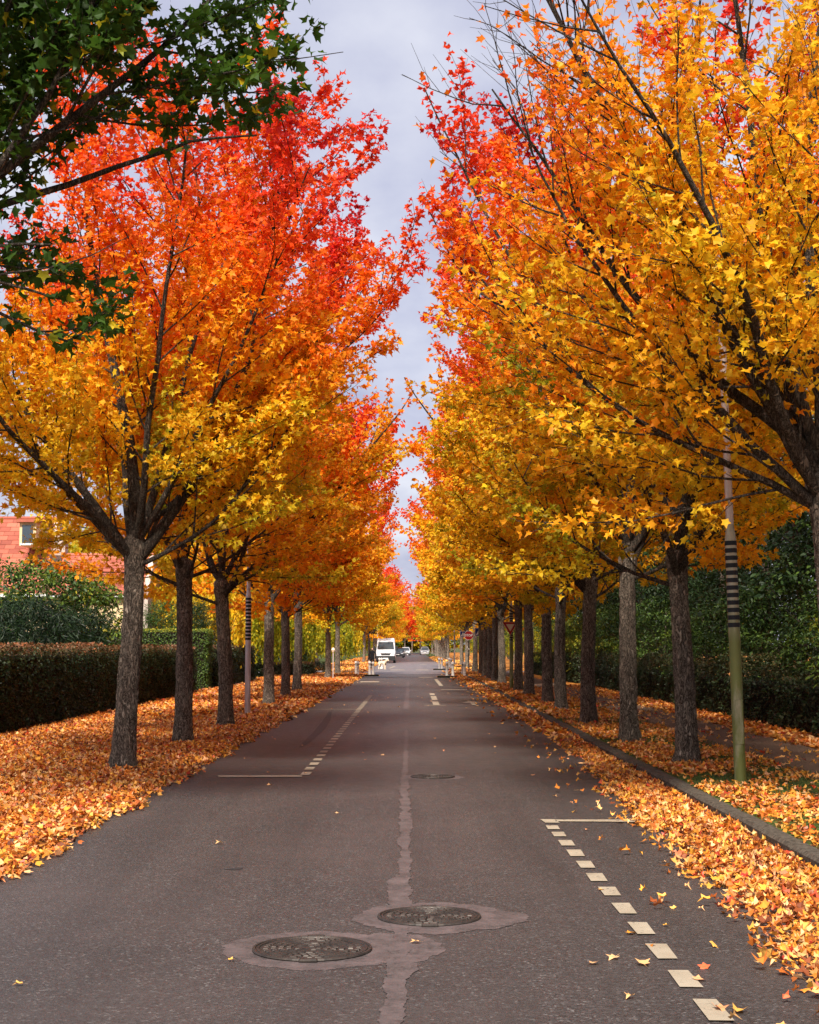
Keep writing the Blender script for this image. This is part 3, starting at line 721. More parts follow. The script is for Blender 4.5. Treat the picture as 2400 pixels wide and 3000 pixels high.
    return dict(trunk=trunk_mesh(seed, hf, r0, r1, lean, *((40, 110) if lod == 0 else (20, 40) if lod == 1 else (12, 12))), limbs=limb_meshes,
                P=P, N=N, T=T, S=S, t=np.clip(t, .02, 1), v=v, shape=(MAPLE if hero else M8, TRI3, QUAD)[lod], crown=None)

def crown_mesh(d, keep=None):
    k = slice(None) if keep is None else keep
    cu = np.random.default_rng(5).uniform(.4, 4.5, len(d['P']))[k]
    return leaf_mesh('crown', d['P'][k], d['N'][k], d['T'][k], d['S'][k], d['shape'], M_leaf, d['t'][k], d['v'][k], cu)

def plant_tree(d, name, loc, rz, s, label, cat, group, off=0.0):
    t = tag(empty(name, loc, rz), label, cat, group); t.scale = (s, s, s)
    obj('trunk', d['trunk'], t)
    for m in d['limbs']: obj('limb', m, t)
    if d['crown'] is None: d['crown'] = crown_mesh(d)
    c = tag(obj('crown', d['crown'], t), kind='stuff'); c.color = (off, 0, 0, 1)
    return t

def single_leaves(d, t, loc, off, count=300):
    """the leaves that show largest become parts of their own"""
    W = d['P'] + np.array(loc)
    q = (np.array(CAMR.transposed()) @ (W - np.array([0, 0, CAM_H])).T).T
    x = q[:, 0] / -q[:, 2] * FPX + 1200; y = -q[:, 1] / -q[:, 2] * FPX + 1500
    inside = (x > 0) & (x < 2400) & (y > 0) & (y < 3000) & (q[:, 2] < 0)
    score = np.where(inside, d['S'] / np.linalg.norm(q, axis=1), 0); idx = np.argsort(-score)[:count]
    N = unit(d['N'][idx]); T = unit(d['T'][idx] - N * np.sum(d['T'][idx] * N, axis=1, keepdims=True)); B = np.cross(T, N)
    for j, i in enumerate(idx):
        o = obj('leaf', LEAFT, t)
        m = Matrix.Identity(4); s = float(d['S'][i])
        for r_ in range(3):
            m[r_][0] = B[j][r_] * s; m[r_][1] = T[j][r_] * s; m[r_][2] = N[j][r_] * s; m[r_][3] = d['P'][i][r_]
        o.matrix_local = m; o.color = (float(d['t'][i]) + off, 0, 0, 1)
    keep = np.ones(len(d['P']), bool); keep[idx] = False
    return keep
LEAFT = mesh_np('leaf', MAPLE, np.arange(10)[None, :], M_leaf, {'t': [0], 'v': [0]})

D2 = math.pi
# hero on the left: limbs as in the photograph (azimuth 0 = +x, towards the road)
limL = [(D2, 50, 6.6, .05, .085), (-.15, 40, 6.9, .09, .088), (D2 + .45, 31, 6.8, .03, .07), (0, 3, 7.2, .01, .10), (.9, 30, 6.9, .03, .065), (-1.2, 44, 6.3, .05, .06),
        (1.9, 46, 6.2, .05, .06), (-2.2, 48, 5.9, .05, .055), (.35, 52, 5.4, .05, .055), (-.7, 48, 5.6, .05, .052), (D2 - .6, 66, 3.8, .07, .04), (-.4, 70, 3.4, .06, .036), (1.3, 68, 3.4, .06, .036)]
def tL(P, B, r_):
    u = np.clip((P[:, 2] - 4.7) / 3.7, 0, 1); o_ = np.hypot(P[:, 0], P[:, 1]) / 3.4
    cl = patchy(P[:, 0], P[:, 1], 2.1, P[:, 2] * 1.3)
    return .390 + .31 * u ** 1.05 + .20 * np.clip(o_ - .4, 0, 1) * u ** .6 + .14 * np.clip(cl, -.3, 1) * u ** .35 + B + r_.normal(0, .035, len(P))
P_L1 = maple(11, hf=2.9, r0=.155, r1=.125, lean=(.10, 0), limbs=limL, tfun=tL, leafden=1.12, size=(.072, .112), hero=True)
# hero on the right: trunk at the edge of the frame, long limbs reaching over the road, thin foliage at the tips
limR = [(D2 + .1, 36, 5.9, .02, .09), (D2 - .35, 48, 5.3, .035, .075), (D2 + .7, 42, 5.6, .03, .07), (D2 - .9, 38, 5.8, .03, .065), (0, 6, 6.6, .01, .09), (.6, 45, 5.2, .05, .055),
        (-.7, 44, 5.2, .05, .055), (D2, 22, 6.6, .02, .075), (D2 + .3, 56, 4.7, .055, .06), (1.6, 36, 5.8, .04, .055), (-1.6, 50, 5.2, .04, .05), (D2 - .15, 64, 4.3, .05, .045), (D2 + .35, 30, 6.4, .02, .06)]
def dR(P):
    reach = np.clip((-P[:, 0] - 2.0) / 1.5, 0, 1); hi = np.clip((P[:, 2] - 5.4) / 2.6, 0, 1)
    return np.clip(.72 - .80 * reach * (0.35 + .65 * hi) - .25 * hi, .03, 1)
def tR(P, B, r_):
    u = np.clip((P[:, 2] - 4.6) / 4.5, 0, 1); reach = np.clip((-P[:, 0] - 1.6) / 2.2, 0, 1)
    return .385 + .14 * u + .28 * reach * (.3 + .7 * u) + B * .8 + r_.normal(0, .04, len(P))
P_R0 = maple(23, hf=3.05, r0=.15, r1=.135, lean=(-.12, 0), limbs=limR, tfun=tR, dens=dR, size=(.07, .112), leafden=.85, hero=True, rmax=4.1)
P_A = maple(31, hf=2.95, leafden=.9, size=(.078, .118)); P_B = maple(47, hf=2.75, lean=(.08, .05), leafden=.9, size=(.078, .118)); 
P_C = maple(58, hf=2.95, lod=1, leafden=.64, size=(.105, .15), rmax=4.05); P_D = maple(63, hf=2.8, lod=1, leafden=.64, size=(.105, .15), rmax=4.05)
P_E = maple(74, hf=2.8, lod=2, leafden=.32, size=(.17, .26), rmax=4.3); P_F = maple(79, hf=2.8, lod=2, leafden=.32, size=(.17, .26), rmax=4.3)

ORD = ['first', 'second', 'third', 'fourth', 'fifth', 'sixth', 'seventh', 'eighth', 'ninth', 'tenth', 'eleventh', 'twelfth', 'thirteenth', 'fourteenth', 'fifteenth', 'sixteenth']
# ---- right-hand row
loc = (4.17, 14.7, KH - .01)
t = tag(empty('maple_tree', loc), 'sparse golden maple before the striped lamp post, limbs reaching over the road', 'tree', 'maples along the footpath verge')
obj('trunk', P_R0['trunk'], t)
for m in P_R0['limbs']: obj('limb', m, t)
keep = single_leaves(P_R0, t, loc, 0.0)
tag(obj('crown', crown_mesh(P_R0, keep), t), kind='stuff').color = (0, 0, 0, 1)
right_px = [(2013, 2236), (1844, 2171), (1725, 2120), (1644, 2080), (1604, 2062), (1550, 2039), (1520, 2026), (1470, 2005), (1451, 1998), (1436, 1990), (1422, 1983), (1411, 1977.5), (1393, 1970), (1369, 1959), (1353, 1951.5)]
offR = [.0, .0, -.01, .01, .0, .03, -.02, .02, -.03, 0, .02, -.05, -.08, -.13, -.16]
for i, (px, py) in enumerate(right_px):
    g = G(px, py, KH - .01)
    d = [P_B, P_A, P_B, P_A][i] if i < 4 else [P_C, P_D][i % 2] if i < 9 else [P_E, P_F][i % 2]
    tr = plant_tree(d, 'maple_tree', g, 1.9 + i * 2.4, random.uniform(.96, 1.06) * (1.0 if i else .95), 'maple on the footpath verge, %s one beyond the large striped lamp post' % ORD[i], 'tree', 'maples along the footpath verge', offR[i])
for i, y in enumerate((168, 178, 190, 203, 217, 232, 250, 272, 300, 330)):
    plant_tree([P_E, P_F][i % 2], 'maple_tree', (4.1 + (.5 if i > 6 else 0), y, KH - .01), i * 1.7, random.uniform(.98, 1.12), 'far yellow maple behind the stop sign, beyond the right bollards', 'tree', 'far maples beyond the right bollards', [-.14, -.12, -.06, -.10, -.02, -.12, 0, -.05, -.1, -.05][i])
# ---- left-hand row
loc = G(364, 2254, LZ)
t = tag(empty('maple_tree', loc), 'big orange and red maple with forked trunk standing in front of the red roof', 'tree', 'maples along the hedge verge')
obj('trunk', P_L1['trunk'], t)
for m in P_L1['limbs']: obj('limb', m, t)
keep = single_leaves(P_L1, t, tuple(loc), 0.0)
tag(obj('crown', crown_mesh(P_L1, keep), t), kind='stuff').color = (0.0, 0, 0, 1)
left_px = [(536, 2176), (660, 2127), (787, 2066), (836, 2043), (872, 2025), (961, 1988), (989, 1976)]
for i, (px, py) in enumerate(left_px):
    g = G(px, py, LZ)
    d = [P_A, P_B, P_C, P_D, P_C, P_D, P_C][i]
    lab = ('maple on the hedge verge, %s after the tree with the red roof behind it' % ORD[i]) if i < 2 else 'maple on the hedge verge, %s one beyond the slim striped lamp post' % ORD[i - 2]
    plant_tree(d, 'maple_tree', g, 1.0 + i * 2.1, random.uniform(.98, 1.06), lab, 'tree', 'maples along the hedge verge', [.05, .06, .07, .09, .06, -.02, -.06][i])
for i, (px, py) in enumerate([(1067, 1941.6), (1082, 1940), (1096, 1934)]):
    g = G(px, py, LZ); plant_tree([P_E, P_F][i % 2], 'maple_tree', g, i * 2.2, 1.02, 'thick-trunked yellow-green maple, %s in the clump beside the white van' % ORD[i], 'tree', 'maples beside the white van', [-.12, -.16, -.1][i])
for i, y in enumerate((176, 190, 206, 222, 240, 262, 290, 320)):
    plant_tree([P_F, P_E][i % 2], 'maple_tree', (-4.3, y, LZ), i * 1.3, random.uniform(1.0, 1.12), 'far orange maple behind the white van', 'tree', 'far maples beyond the white van', [.0, .12, .2, .06, .1, .0, .05, 0][i])
for i, (x, y, o_) in enumerate(((-1.5, 352, .25), (2.2, 362, .0), (-6, 360, .05), (7, 358, -.08), (-11, 366, .0), (12, 368, -.1), (0.2, 380, .1))):
    plant_tree([P_E, P_F][i % 2], 'maple_tree', (x, y, 0), i * 1.1, 1.25, 'maple closing the view at the far end of the road', 'tree', 'maples at the end of the road', o_)
# ---- the green-leaved maple whose branches hang in from above the left verge
limG = [(.12, 50, 4.6, .03, .06), (-.25, 56, 4.2, .03, .05), (.5, 54, 4.4, .03, .05), (0, 34, 4.6, .03, .05), (0, 3, 4.0, .01, .07), (.2, 98, 1.6, -.01, .028), (-.15, 84, 1.5, .0, .028), (.5, 106, 1.7, .01, .026),
        (1.4, 40, 4.0, .04, .05), (D2, 42, 4.0, .05, .055), (-1.5, 42, 4.0, .05, .055), (2.3, 45, 4.0, .04, .045)]
def tG(P, B, r_):
    k = r_.random(len(P)); t = .06 + .04 * r_.random(len(P)) + B * .4
    return np.where(k < .06, r_.uniform(.2, .34, len(P)), t)
GL = (-4.35, 12.3, LZ)
def dG(P):
    # where its foliage hangs: a high canopy over the verge, one hanging bough, low sprays near the trunk
    x = P[:, 0] + GL[0]; z = P[:, 2]; b = .18 * patchy(P[:, 0], P[:, 1], 4.2, z * 2.0)
    canopy = (z > np.interp(x, [-3.4, -2.6, -1.9, -1.2, -.8], [6.15, 6.25, 5.95, 6.05, 6.4]) + b) & (x < -.75 + b)
    bough = (np.abs(x + 1.48) < .24 + .6 * b) & (z > 5.55 + b)
    edge = (x < -3.12 + b * .8) & (z > 5.0)
    low = (x < -2.45 + b) & (z > 3.95) & (z < 4.95 + b)
    near = np.abs(P[:, 1]) < 1.9
    return np.where(x < -3.6, .8, np.where(near, .85 * canopy + .75 * bough * ~canopy + .7 * edge * ~canopy + .8 * low * ~edge, 0.0))
P_G = maple(91, hf=4.9, limbs=limG, tfun=tG, dens=dG, size=(.09, .135), leafden=.9, prune=True, hero=True)
t = tag(empty('maple_tree', GL), 'maple still in dark green leaf, branches hanging in front of the red crown', 'tree')
obj('trunk', P_G['trunk'], t)
for m in P_G['limbs']: obj('limb', m, t)
keep = single_leaves(P_G, t, GL, 0.0)
tag(obj('crown', crown_mesh(P_G, keep), t), kind='stuff').color = (0, 0, 0, 1)

# ---- leafy masses: generic crown of clumps
def clump_leaves(r_, centers, rads, per, size, flat=.6, normal_up=.5, hang=-.2):
    n = len(centers) * per
    C = np.repeat(centers, per, 0); Rr = np.repeat(rads, per)
    d = unit(r_.normal(0, 1, (n, 3))); rr = Rr * r_.random(n) ** .45
    off = d * rr[:, None]; off[:, 2] *= flat
    P = C + off; N = unit(d * .45 + UP * normal_up + r_.normal(0, .4, (n, 3))); T = unit(d + UP * hang + r_.normal(0, .4, (n, 3)))
    return P, N, T, r_.uniform(size[0], size[1], n)
def clumpy_tree(seed, H, rad, z0, ncl, per, size, shape, mat, tbase, tsd, crad=(.5, .95), trunk_r=.14, colfun=None):
    r_ = np.random.default_rng(seed)
    q = unit(r_.normal(0, 1, (ncl, 3))) * (r_.random(ncl) ** .34)[:, None]
    z = z0 + (H - z0) * (q[:, 2] + 1) / 2; prof = np.interp((z - z0) / (H - z0), [0, .15, .5, .8, 1], [.65, .95, 1, .75, .35])
    C = np.stack([q[:, 0] * rad * prof * 1.1, q[:, 1] * rad * prof * 1.1, z], 1)
    P, N, T, S = clump_leaves(r_, C, r_.uniform(crad[0], crad[1], ncl), per, size, .42, .75)
    t = np.repeat(r_.normal(tbase, tsd, ncl), per) + r_.normal(0, .05, len(P))
    if colfun is not None: t = colfun(P, t)
    cr = leaf_mesh('crown', P, N, T, S, shape, mat, np.clip(t, 0, 1), r_.normal(0, .15, len(P)))
    tm = trunk_mesh(seed, H * .75, trunk_r, trunk_r * .35, (r_.normal(0, .2), r_.normal(0, .2)), 14, 24)
    lines = []
    for i in range(14):
        zz = H * r_.uniform(.12, .7); a = r_.random() * 6.28
        lines.append(branch_line(r_, np.array([0, 0, zz]), nrm(np.array([math.cos(a), math.sin(a), .7])), rad * r_.uniform(.5, .9), .035, .006, 7, .02, .1))
    V, F = tubes_geo(lines, 5)
    return dict(trunk=tm, limbs=[mesh_np('limb', V, F, M_branch, smooth=True)], crown=cr)
def spot(P, t):
    return t
D1 = clumpy_tree(201, 9.5, 2.9, .3, 190, 80, (.10, .16), OVAL, M_green, .38, .12)
D2t = clumpy_tree(202, 11.0, 3.1, .4, 200, 80, (.10, .16), OVAL, M_green, .34, .12)
D3 = clumpy_tree(203, 4.2, 1.9, .2, 110, 70, (.09, .15), OVAL, M_green, .52, .10, (.35, .7), .06)
wi = 0
for row, (x0, ys, sc) in enumerate(((10.0, np.arange(13, 92, 5.2), 1.0), (13.8, np.arange(16, 96, 6.0), 1.15))):
    for j, y in enumerate(ys):
        x = x0 + random.uniform(-.6, .7) + (0.0 if y > 20 else .6)
        plant_tree([D1, D2t][(j + row) % 2], 'wood_tree', (x, y + random.uniform(-1, 1), KH - .02), random.uniform(0, 6.28), sc * random.uniform(.92, 1.1),
                   ['dark green leafy tree in the wood behind the footpath hedge', 'tall dark tree in the back of the wood beyond the footpath'][row], 'tree', ['front trees of the dark wood', 'back trees of the dark wood'][row], random.uniform(-.32, -.12)); wi += 1
for j, (x, y, s, o_) in enumerate(((8.3, 24.5, .8, .22), (8.3, 29.5, .7, -.05), (8.5, 35, .8, 0), (8.3, 42, .7, -.1), (8.4, 50, .8, .05), (8.2, 58, .8, .1), (8.2, 66, .8, .25), (8.2, 74, .8, .28), (8.0, 82, .8, .3), (8.2, 19.5, .6, -.1))):
    lab = 'light green sapling reaching out of the dark wood beside the large lamp post' if j == 0 else 'bright undergrowth bush seen between far right trunks' if o_ > .2 else 'dark leafy bush rising behind the footpath hedge'
    plant_tree(D3, 'understorey_bush', (x, y, KH), j * 1.3, s, lab, 'bush', None if j == 0 else 'bushes between far trunks' if o_ > .2 else 'bushes behind the footpath hedge', o_)
# yellow trees of the gardens on the left
def weeping(seed, H, rad, nst, size, tb):
    r_ = np.random.default_rng(seed); Ps = []
    for i in range(nst):
        a = r_.random() * 6.28; q = math.sqrt(r_.random()) * rad; zt = H * (1 - .45 * (q / rad) ** 2) * r_.uniform(.72, 1.0); ln = r_.uniform(.9, 2.9)
        n = int(ln / .05); z = zt - np.arange(n) * .05; z = z[z > .75]
        Ps.append(np.stack([q * math.cos(a) + r_.normal(0, .05, len(z)), q * math.sin(a) + r_.normal(0, .05, len(z)), z], 1))
    P = np.concatenate(Ps); n = len(P)
    N = unit(r_.normal(0, 1, (n, 3)) * np.array([1, 1, .3])); T = unit(np.array([0, 0, -1.0]) + r_.normal(0, .35, (n, 3)))
    t = tb + .07 * patchy(P[:, 0], P[:, 1], 2.2, P[:, 2]) + r_.normal(0, .035, n)
    cr = leaf_mesh('crown', P, N, T, r_.uniform(size[0], size[1], n), QUAD, M_leaf, t, r_.normal(0, .13, n))
    lines = [branch_line(r_, np.array([0, 0, H * .28]), nrm(np.array([math.cos(k * 1.05), math.sin(k * 1.05), 1.2])), rad * 1.1, .06, .01, 8, .03, .1) for k in range(6)]
    V, F = tubes_geo(lines, 6)
    return dict(trunk=trunk_mesh(seed, H * .3, .15, .12, (.1, 0), 14, 24), limbs=[mesh_np('limb', V, F, M_branch, smooth=True)], crown=cr)
W1 = weeping(301, 6.5, 3.0, 420, (.13, .20), .235); W2 = weeping(302, 7.5, 3.2, 420, (.14, .22), .29)
for j, (x, y, d, s, o_) in enumerate(((-10.2, 66, W2, 1.0, .05), (-12.5, 74, W1, 1.1, .0), (-9.6, 80, W1, 1.05, .0), (-13.0, 84, W2, 1.1, -.03), (-8.6, 88, W1, 1.0, -.02), (-16, 70, W2, 1.1, .04),
                                     (-9.5, 112, W1, 1.2, -.03), (-14, 116, W1, 1.3, -.05), (-8, 128, W2, 1.2, -.05), (-11, 142, W1, 1.3, -.04), (-17, 96, W2, 1.2, .02), (-7.6, 118, W1, 1.0, -.05))):
    plant_tree(d, 'weeping_tree', (x, y, .02), j * 1.9, s, 'yellow-green weeping tree in the garden behind the left row of trunks', 'tree', 'weeping garden trees', o_)
for j, (x, y, s) in enumerate(((-19, 92, 1.0), (-24, 84, 1.1), (-30, 92, 1.1), (-22, 110, 1.2), (-38, 100, 1.3))):
    plant_tree(D1, 'garden_tree', (x, y, .02), j, s * .8, 'dark green tree in the gardens behind the houses', 'tree', 'dark garden trees', .08)
FARW = clumpy_tree(401, 9.0, 5.5, .2, 130, 50, (.5, .9), QUAD, M_leaf, .22, .10, (.9, 1.8), .2)
for j in range(22):
    a = j - 11; x = a * 8.5 + random.uniform(-2, 2)
    plant_tree(FARW, 'distant_tree', (x, 395 + random.uniform(-12, 12), 0), j, random.uniform(.8, 1.05), 'distant autumn tree at the far end behind the road', 'tree', 'distant trees on the skyline', random.uniform(-.12, .12))
for j, (x, y) in enumerate(((9, 112), (11, 124), (9.5, 138), (12, 152), (10, 168), (12, 186), (10, 206), (12, 230), (10, 260), (-9, 165), (-10, 185), (-9, 210), (-11, 240), (-10, 275))):
    plant_tree([D1, W1][j % 2], 'roadside_tree', (x, y, .02), j * 2, 1.0, 'yellow-green tree behind the far rows of trunks', 'tree', 'trees behind the far rows', .25 if j % 2 == 0 else -.05)

# ================================================================== HEDGES AND SHRUBS
def hedge(name, x0, x1, y0, y1, h, dens, size, mat, tside, ttop, label, cat='hedge', shape=QUAD, wob=.05, faces='xXyYt', z0=0.0, hfun=None):
    t = tag(empty(name, ((x0 + x1) / 2, (y0 + y1) / 2, z0)), label, cat)
    cx, cy = (x0 + x1) / 2, (y0 + y1) / 2; hx, hy = (x1 - x0) / 2, (y1 - y0) / 2
    ins = .10
    hm = h if hfun is None else float(np.min(hfun(np.linspace(y0, y1, 60))))
    MB().bbox(-hx + ins, hx - ins, -hy + ins, hy - ins, 0, hm - ins, .05).build('twig_core', M_core, t)
    Ps, Ns, Ts, tt = [], [], [], []
    def add(n, u, v, nor, isl):
        k = rng.exponential(.045, n) ; P = np.stack([u[0], u[1], u[2]], 1)
        wv = wob * patchy(P[:, 0] + P[:, 1], P[:, 2] * 2.2 + P[:, 1], 2.2, .4)
        P = P + np.array(nor)[None, :] * (wv - np.minimum(k, .25))[:, None]
        Ps.append(P); Ns.append(unit(np.array(nor)[None, :] * .7 + UP * .35 + rng.normal(0, .6, (n, 3)))); Ts.append(unit(rng.normal(0, .7, (n, 3)) + np.array(nor) * .7 - UP * .2))
        tt.append(v)
    A = lambda a, b: int(a * b * dens)
    H_ = lambda y: np.full(len(y), h) if hfun is None else hfun(y + cy)
    for f in faces:
        if f in 'xX':
            n = A(2 * hy, h); s = 1 if f == 'X' else -1; y = rng.uniform(-hy, hy, n); z = rng.random(n) * H_(y)
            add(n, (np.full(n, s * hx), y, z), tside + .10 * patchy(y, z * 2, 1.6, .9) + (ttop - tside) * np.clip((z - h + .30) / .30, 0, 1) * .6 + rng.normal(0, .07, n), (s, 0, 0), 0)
        elif f in 'yY':
            n = A(2 * hx, h); s = 1 if f == 'Y' else -1; x = rng.uniform(-hx, hx, n); z = rng.random(n) * h
            add(n, (x, np.full(n, s * hy), z), tside + rng.normal(0, .08, n), (0, s, 0), 0)
        else:
            n = A(2 * hx, 2 * hy); x = rng.uniform(-hx, hx, n); y = rng.uniform(-hy, hy, n)
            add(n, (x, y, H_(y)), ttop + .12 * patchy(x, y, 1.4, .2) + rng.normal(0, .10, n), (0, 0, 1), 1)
    P, N, T, q = map(np.concatenate, (Ps, Ns, Ts, tt)); n = len(P)
    c = tag(obj('leaf_cover', leaf_mesh('leaf_cover', P, N, T, rng.uniform(size[0], size[1], n), shape, mat, np.clip(q, 0, 1), rng.normal(0, .2, n)), t), kind='stuff')
    c.color = (0, 0, 0, 1); return t
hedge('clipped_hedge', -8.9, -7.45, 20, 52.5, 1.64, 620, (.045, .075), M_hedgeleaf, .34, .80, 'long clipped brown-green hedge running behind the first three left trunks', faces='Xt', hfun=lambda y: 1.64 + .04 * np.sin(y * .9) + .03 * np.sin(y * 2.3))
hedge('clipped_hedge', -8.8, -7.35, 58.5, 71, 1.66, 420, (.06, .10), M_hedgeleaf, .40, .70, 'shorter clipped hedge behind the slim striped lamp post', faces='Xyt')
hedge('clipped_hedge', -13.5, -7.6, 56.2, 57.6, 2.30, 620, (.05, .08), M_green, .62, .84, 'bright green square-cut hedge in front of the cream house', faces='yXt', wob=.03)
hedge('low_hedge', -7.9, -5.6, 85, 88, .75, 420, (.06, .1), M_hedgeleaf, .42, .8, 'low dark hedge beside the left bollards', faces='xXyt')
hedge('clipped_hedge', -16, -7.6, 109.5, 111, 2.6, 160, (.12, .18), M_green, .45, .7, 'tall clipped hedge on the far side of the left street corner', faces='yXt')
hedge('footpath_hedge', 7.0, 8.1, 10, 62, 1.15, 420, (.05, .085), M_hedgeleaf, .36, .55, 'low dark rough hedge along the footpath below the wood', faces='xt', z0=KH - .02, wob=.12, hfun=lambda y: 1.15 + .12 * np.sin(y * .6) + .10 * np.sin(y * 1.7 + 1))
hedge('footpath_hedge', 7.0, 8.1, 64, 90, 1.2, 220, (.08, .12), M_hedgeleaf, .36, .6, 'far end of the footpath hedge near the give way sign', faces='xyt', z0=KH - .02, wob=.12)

def shrub(name, loc, lobes, ncl, per, size, shape, mat, tb, tsd, label, crad=(.3, .55), nup=.4, hang=-.1, stems=6, spots=0.0):
    r_ = np.random.default_rng(abs(hash(label)) % 9999 if False else len(label) * 31 + ncl)
    t = tag(empty(name, loc), label, 'shrub')
    C = []
    for (cx, cy, cz, rx, ry, rz_) in lobes:
        d = unit(r_.normal(0, 1, (ncl, 3))); d[:, 2] = np.where(d[:, 2] < -.6, -d[:, 2], d[:, 2])
        q = r_.random(ncl) ** .25
        C.append(np.stack([cx + d[:, 0] * rx * q, cy + d[:, 1] * ry * q, np.maximum(.15, cz + d[:, 2] * rz_ * q)], 1))
    C = np.concatenate(C); P, N, T, S = clump_leaves(r_, C, r_.uniform(crad[0], crad[1], len(C)), per, size, .7, nup, hang)
    P[:, 2] = np.maximum(P[:, 2], .05)
    q = np.repeat(r_.normal(tb, tsd, len(C)), per) + r_.normal(0, .05, len(P))
    q = np.where(r_.random(len(P)) < spots, 1.0, q)
    c = tag(obj('leaf_mass', leaf_mesh('leaf_mass', P, N, T, S, shape, mat, np.clip(q, 0, 1), r_.normal(0, .18, len(P))), t), kind='stuff'); c.color = (0, 0, 0, 1)
    lines = []
    for i in range(stems * len(lobes)):
        l = lobes[i % len(lobes)]; a = r_.random() * 6.28
        lines.append(branch_line(r_, np.array([l[0] + r_.normal(0, .2), l[1] + r_.normal(0, .2), 0]), nrm(np.array([math.cos(a) * .5, math.sin(a) * .5, 1])), l[2] + l[5] * .8, .03, .006, 8, .03, .08))
    V, F = tubes_geo(lines, 5); obj('stem', mesh_np('stem', V, F, M_branch, smooth=True), t)
    return t
# glossy dark evergreen behind the hedge, then the looser bush above it
shrub('evergreen_shrub', (-9.9, 37.5, 0), [(-1.4, -1.8, 1.3, 1.7, 1.6, 1.6), (.2, -.2, 1.25, 1.5, 1.6, 1.6), (1.0, 2.2, 1.2, 1.2, 1.5, 1.5), (-2.6, 1.2, 1.5, 1.8, 1.6, 1.6), (-1.0, 3, 1.4, 1.6, 1.4, 1.5)], 150, 44, (.13, .20), LANCE, M_green, .22, .10, 'dense dark glossy evergreen shrub behind the clipped hedge', nup=.25, hang=-.45)
shrub('garden_shrub', (-11.0, 42.5, 0), [(-1.4, 0, 2.7, 1.9, 1.3, 1.5), (.6, .6, 2.6, 1.6, 1.3, 1.55), (1.6, 1.6, 2.2, 1.1, 1.2, 1.5), (-3.2, 0, 2.7, 1.6, 1.3, 1.6)], 120, 36, (.09, .15), OVAL, M_green, .68, .10, 'loose olive green garden shrub with yellow fruits before the red roof', spots=.035)
shrub('conifer_shrub', (-9.9, 59.6, 0), [(0, 0, 1.6, .95, .7, 1.9)], 120, 50, (.10, .16), LANCE, M_green, .60, .06, 'grey-green conifer beside the pale gable wall', (.2, .4), .3, .3)
shrub('conifer_shrub', (-8.6, 61, 0), [(0, 0, 1.7, .9, .8, 1.9)], 110, 50, (.10, .16), LANCE, M_green, .36, .06, 'dark green conifer next to the grey-green one', (.2, .4), .3, .2)
shrub('evergreen_shrub', (-9.4, 64.5, 0), [(0, 0, 1.1, 1.2, 1.0, 1.4)], 110, 50, (.12, .2), LANCE, M_green, .52, .06, 'rounded bright green shrub left of the slim striped lamp post', (.2, .4), .3, -.3)
shrub('clipped_bush', (-8.6, 72.5, 0), [(0, 0, 1.3, .8, .8, .9)], 80, 50, (.07, .12), OVAL, M_green, .52, .08, 'square-topped clipped bush behind the shorter hedge', (.2, .35))
for j, (x, y) in enumerate(((-7.0, 83.5), (-8.6, 82.5), (-5.7, 90))):
    shrub('ground_shrub', (x, y, 0), [(0, 0, .35, .8, .8, .4)], 40, 40, (.08, .14), OVAL, M_hedgeleaf, .45, .15, ['brownish low shrub under the left row near the lawn', 'low shrub at the lawn edge beside the leaning trunk', 'small ground shrub next to the left bollards'][j], (.15, .3), stems=3)
MB().box(-7.6, -5.2, 76, 85, 0.03, LZ + .012).build('lawn_patch', M_grass)['kind'] = 'structure'

# ================================================================== THE HOUSE
H0 = tag(empty('house', (0, 0, 0)), 'cream rendered house with red clay tile roof behind the garden shrubs', 'house')
ZF = 62.0                                   # front wall plane (faces the camera side)
XR = at(420, 1740, ZF).x; XL = -24.0; ZE = at(420, 1738, ZF).z; DEP = 5.0
ridge_z = at(250, 1541, ZF + 2.4).z; ridge_y = ZF + 2.4
xs_step = at(350, 1600, ZF).x
# walls
MB().box(XL, XR - .02, ZF, ZF + DEP, 0, ZE).build('wall', M_wall_cream, H0)
gz = at(450, 1628, ridge_y).z
MB().prismx([(ZF - .02, 0), (ZF + DEP, 0), (ZF + DEP - .1, ZE - .3), (ZF + 3.3, gz), (ZF + 1.5, gz), (ZF - .02, ZE)], XR - .018, XR + .2).build('gable_wall', M_wall_pink, H0)
MB().box(XL, XR - .03, ZF - .30, ZF - .002, ZE - .16, ZE - .04).build('eave_board', M_white, H0)
def roof(x0, x1, zr, zeave, y0, y1, name='roof'):
    m = MB(); m.add([(x0, y0, zeave), (x1, y0, zeave), (x1, y1, zr), (x0, y1, zr), (x0, y1 + (y1 - y0), zeave), (x1, y1 + (y1 - y0), zeave)], [(0, 1, 2, 3), (3, 2, 5, 4)])
    rf = m.build(name, M_tile, H0)
    MB().tube([(x0, y1, zr + .02), (x1, y1, zr + .02)], .09, 8).build('ridge_cap', M_tile, rf)
    return rf
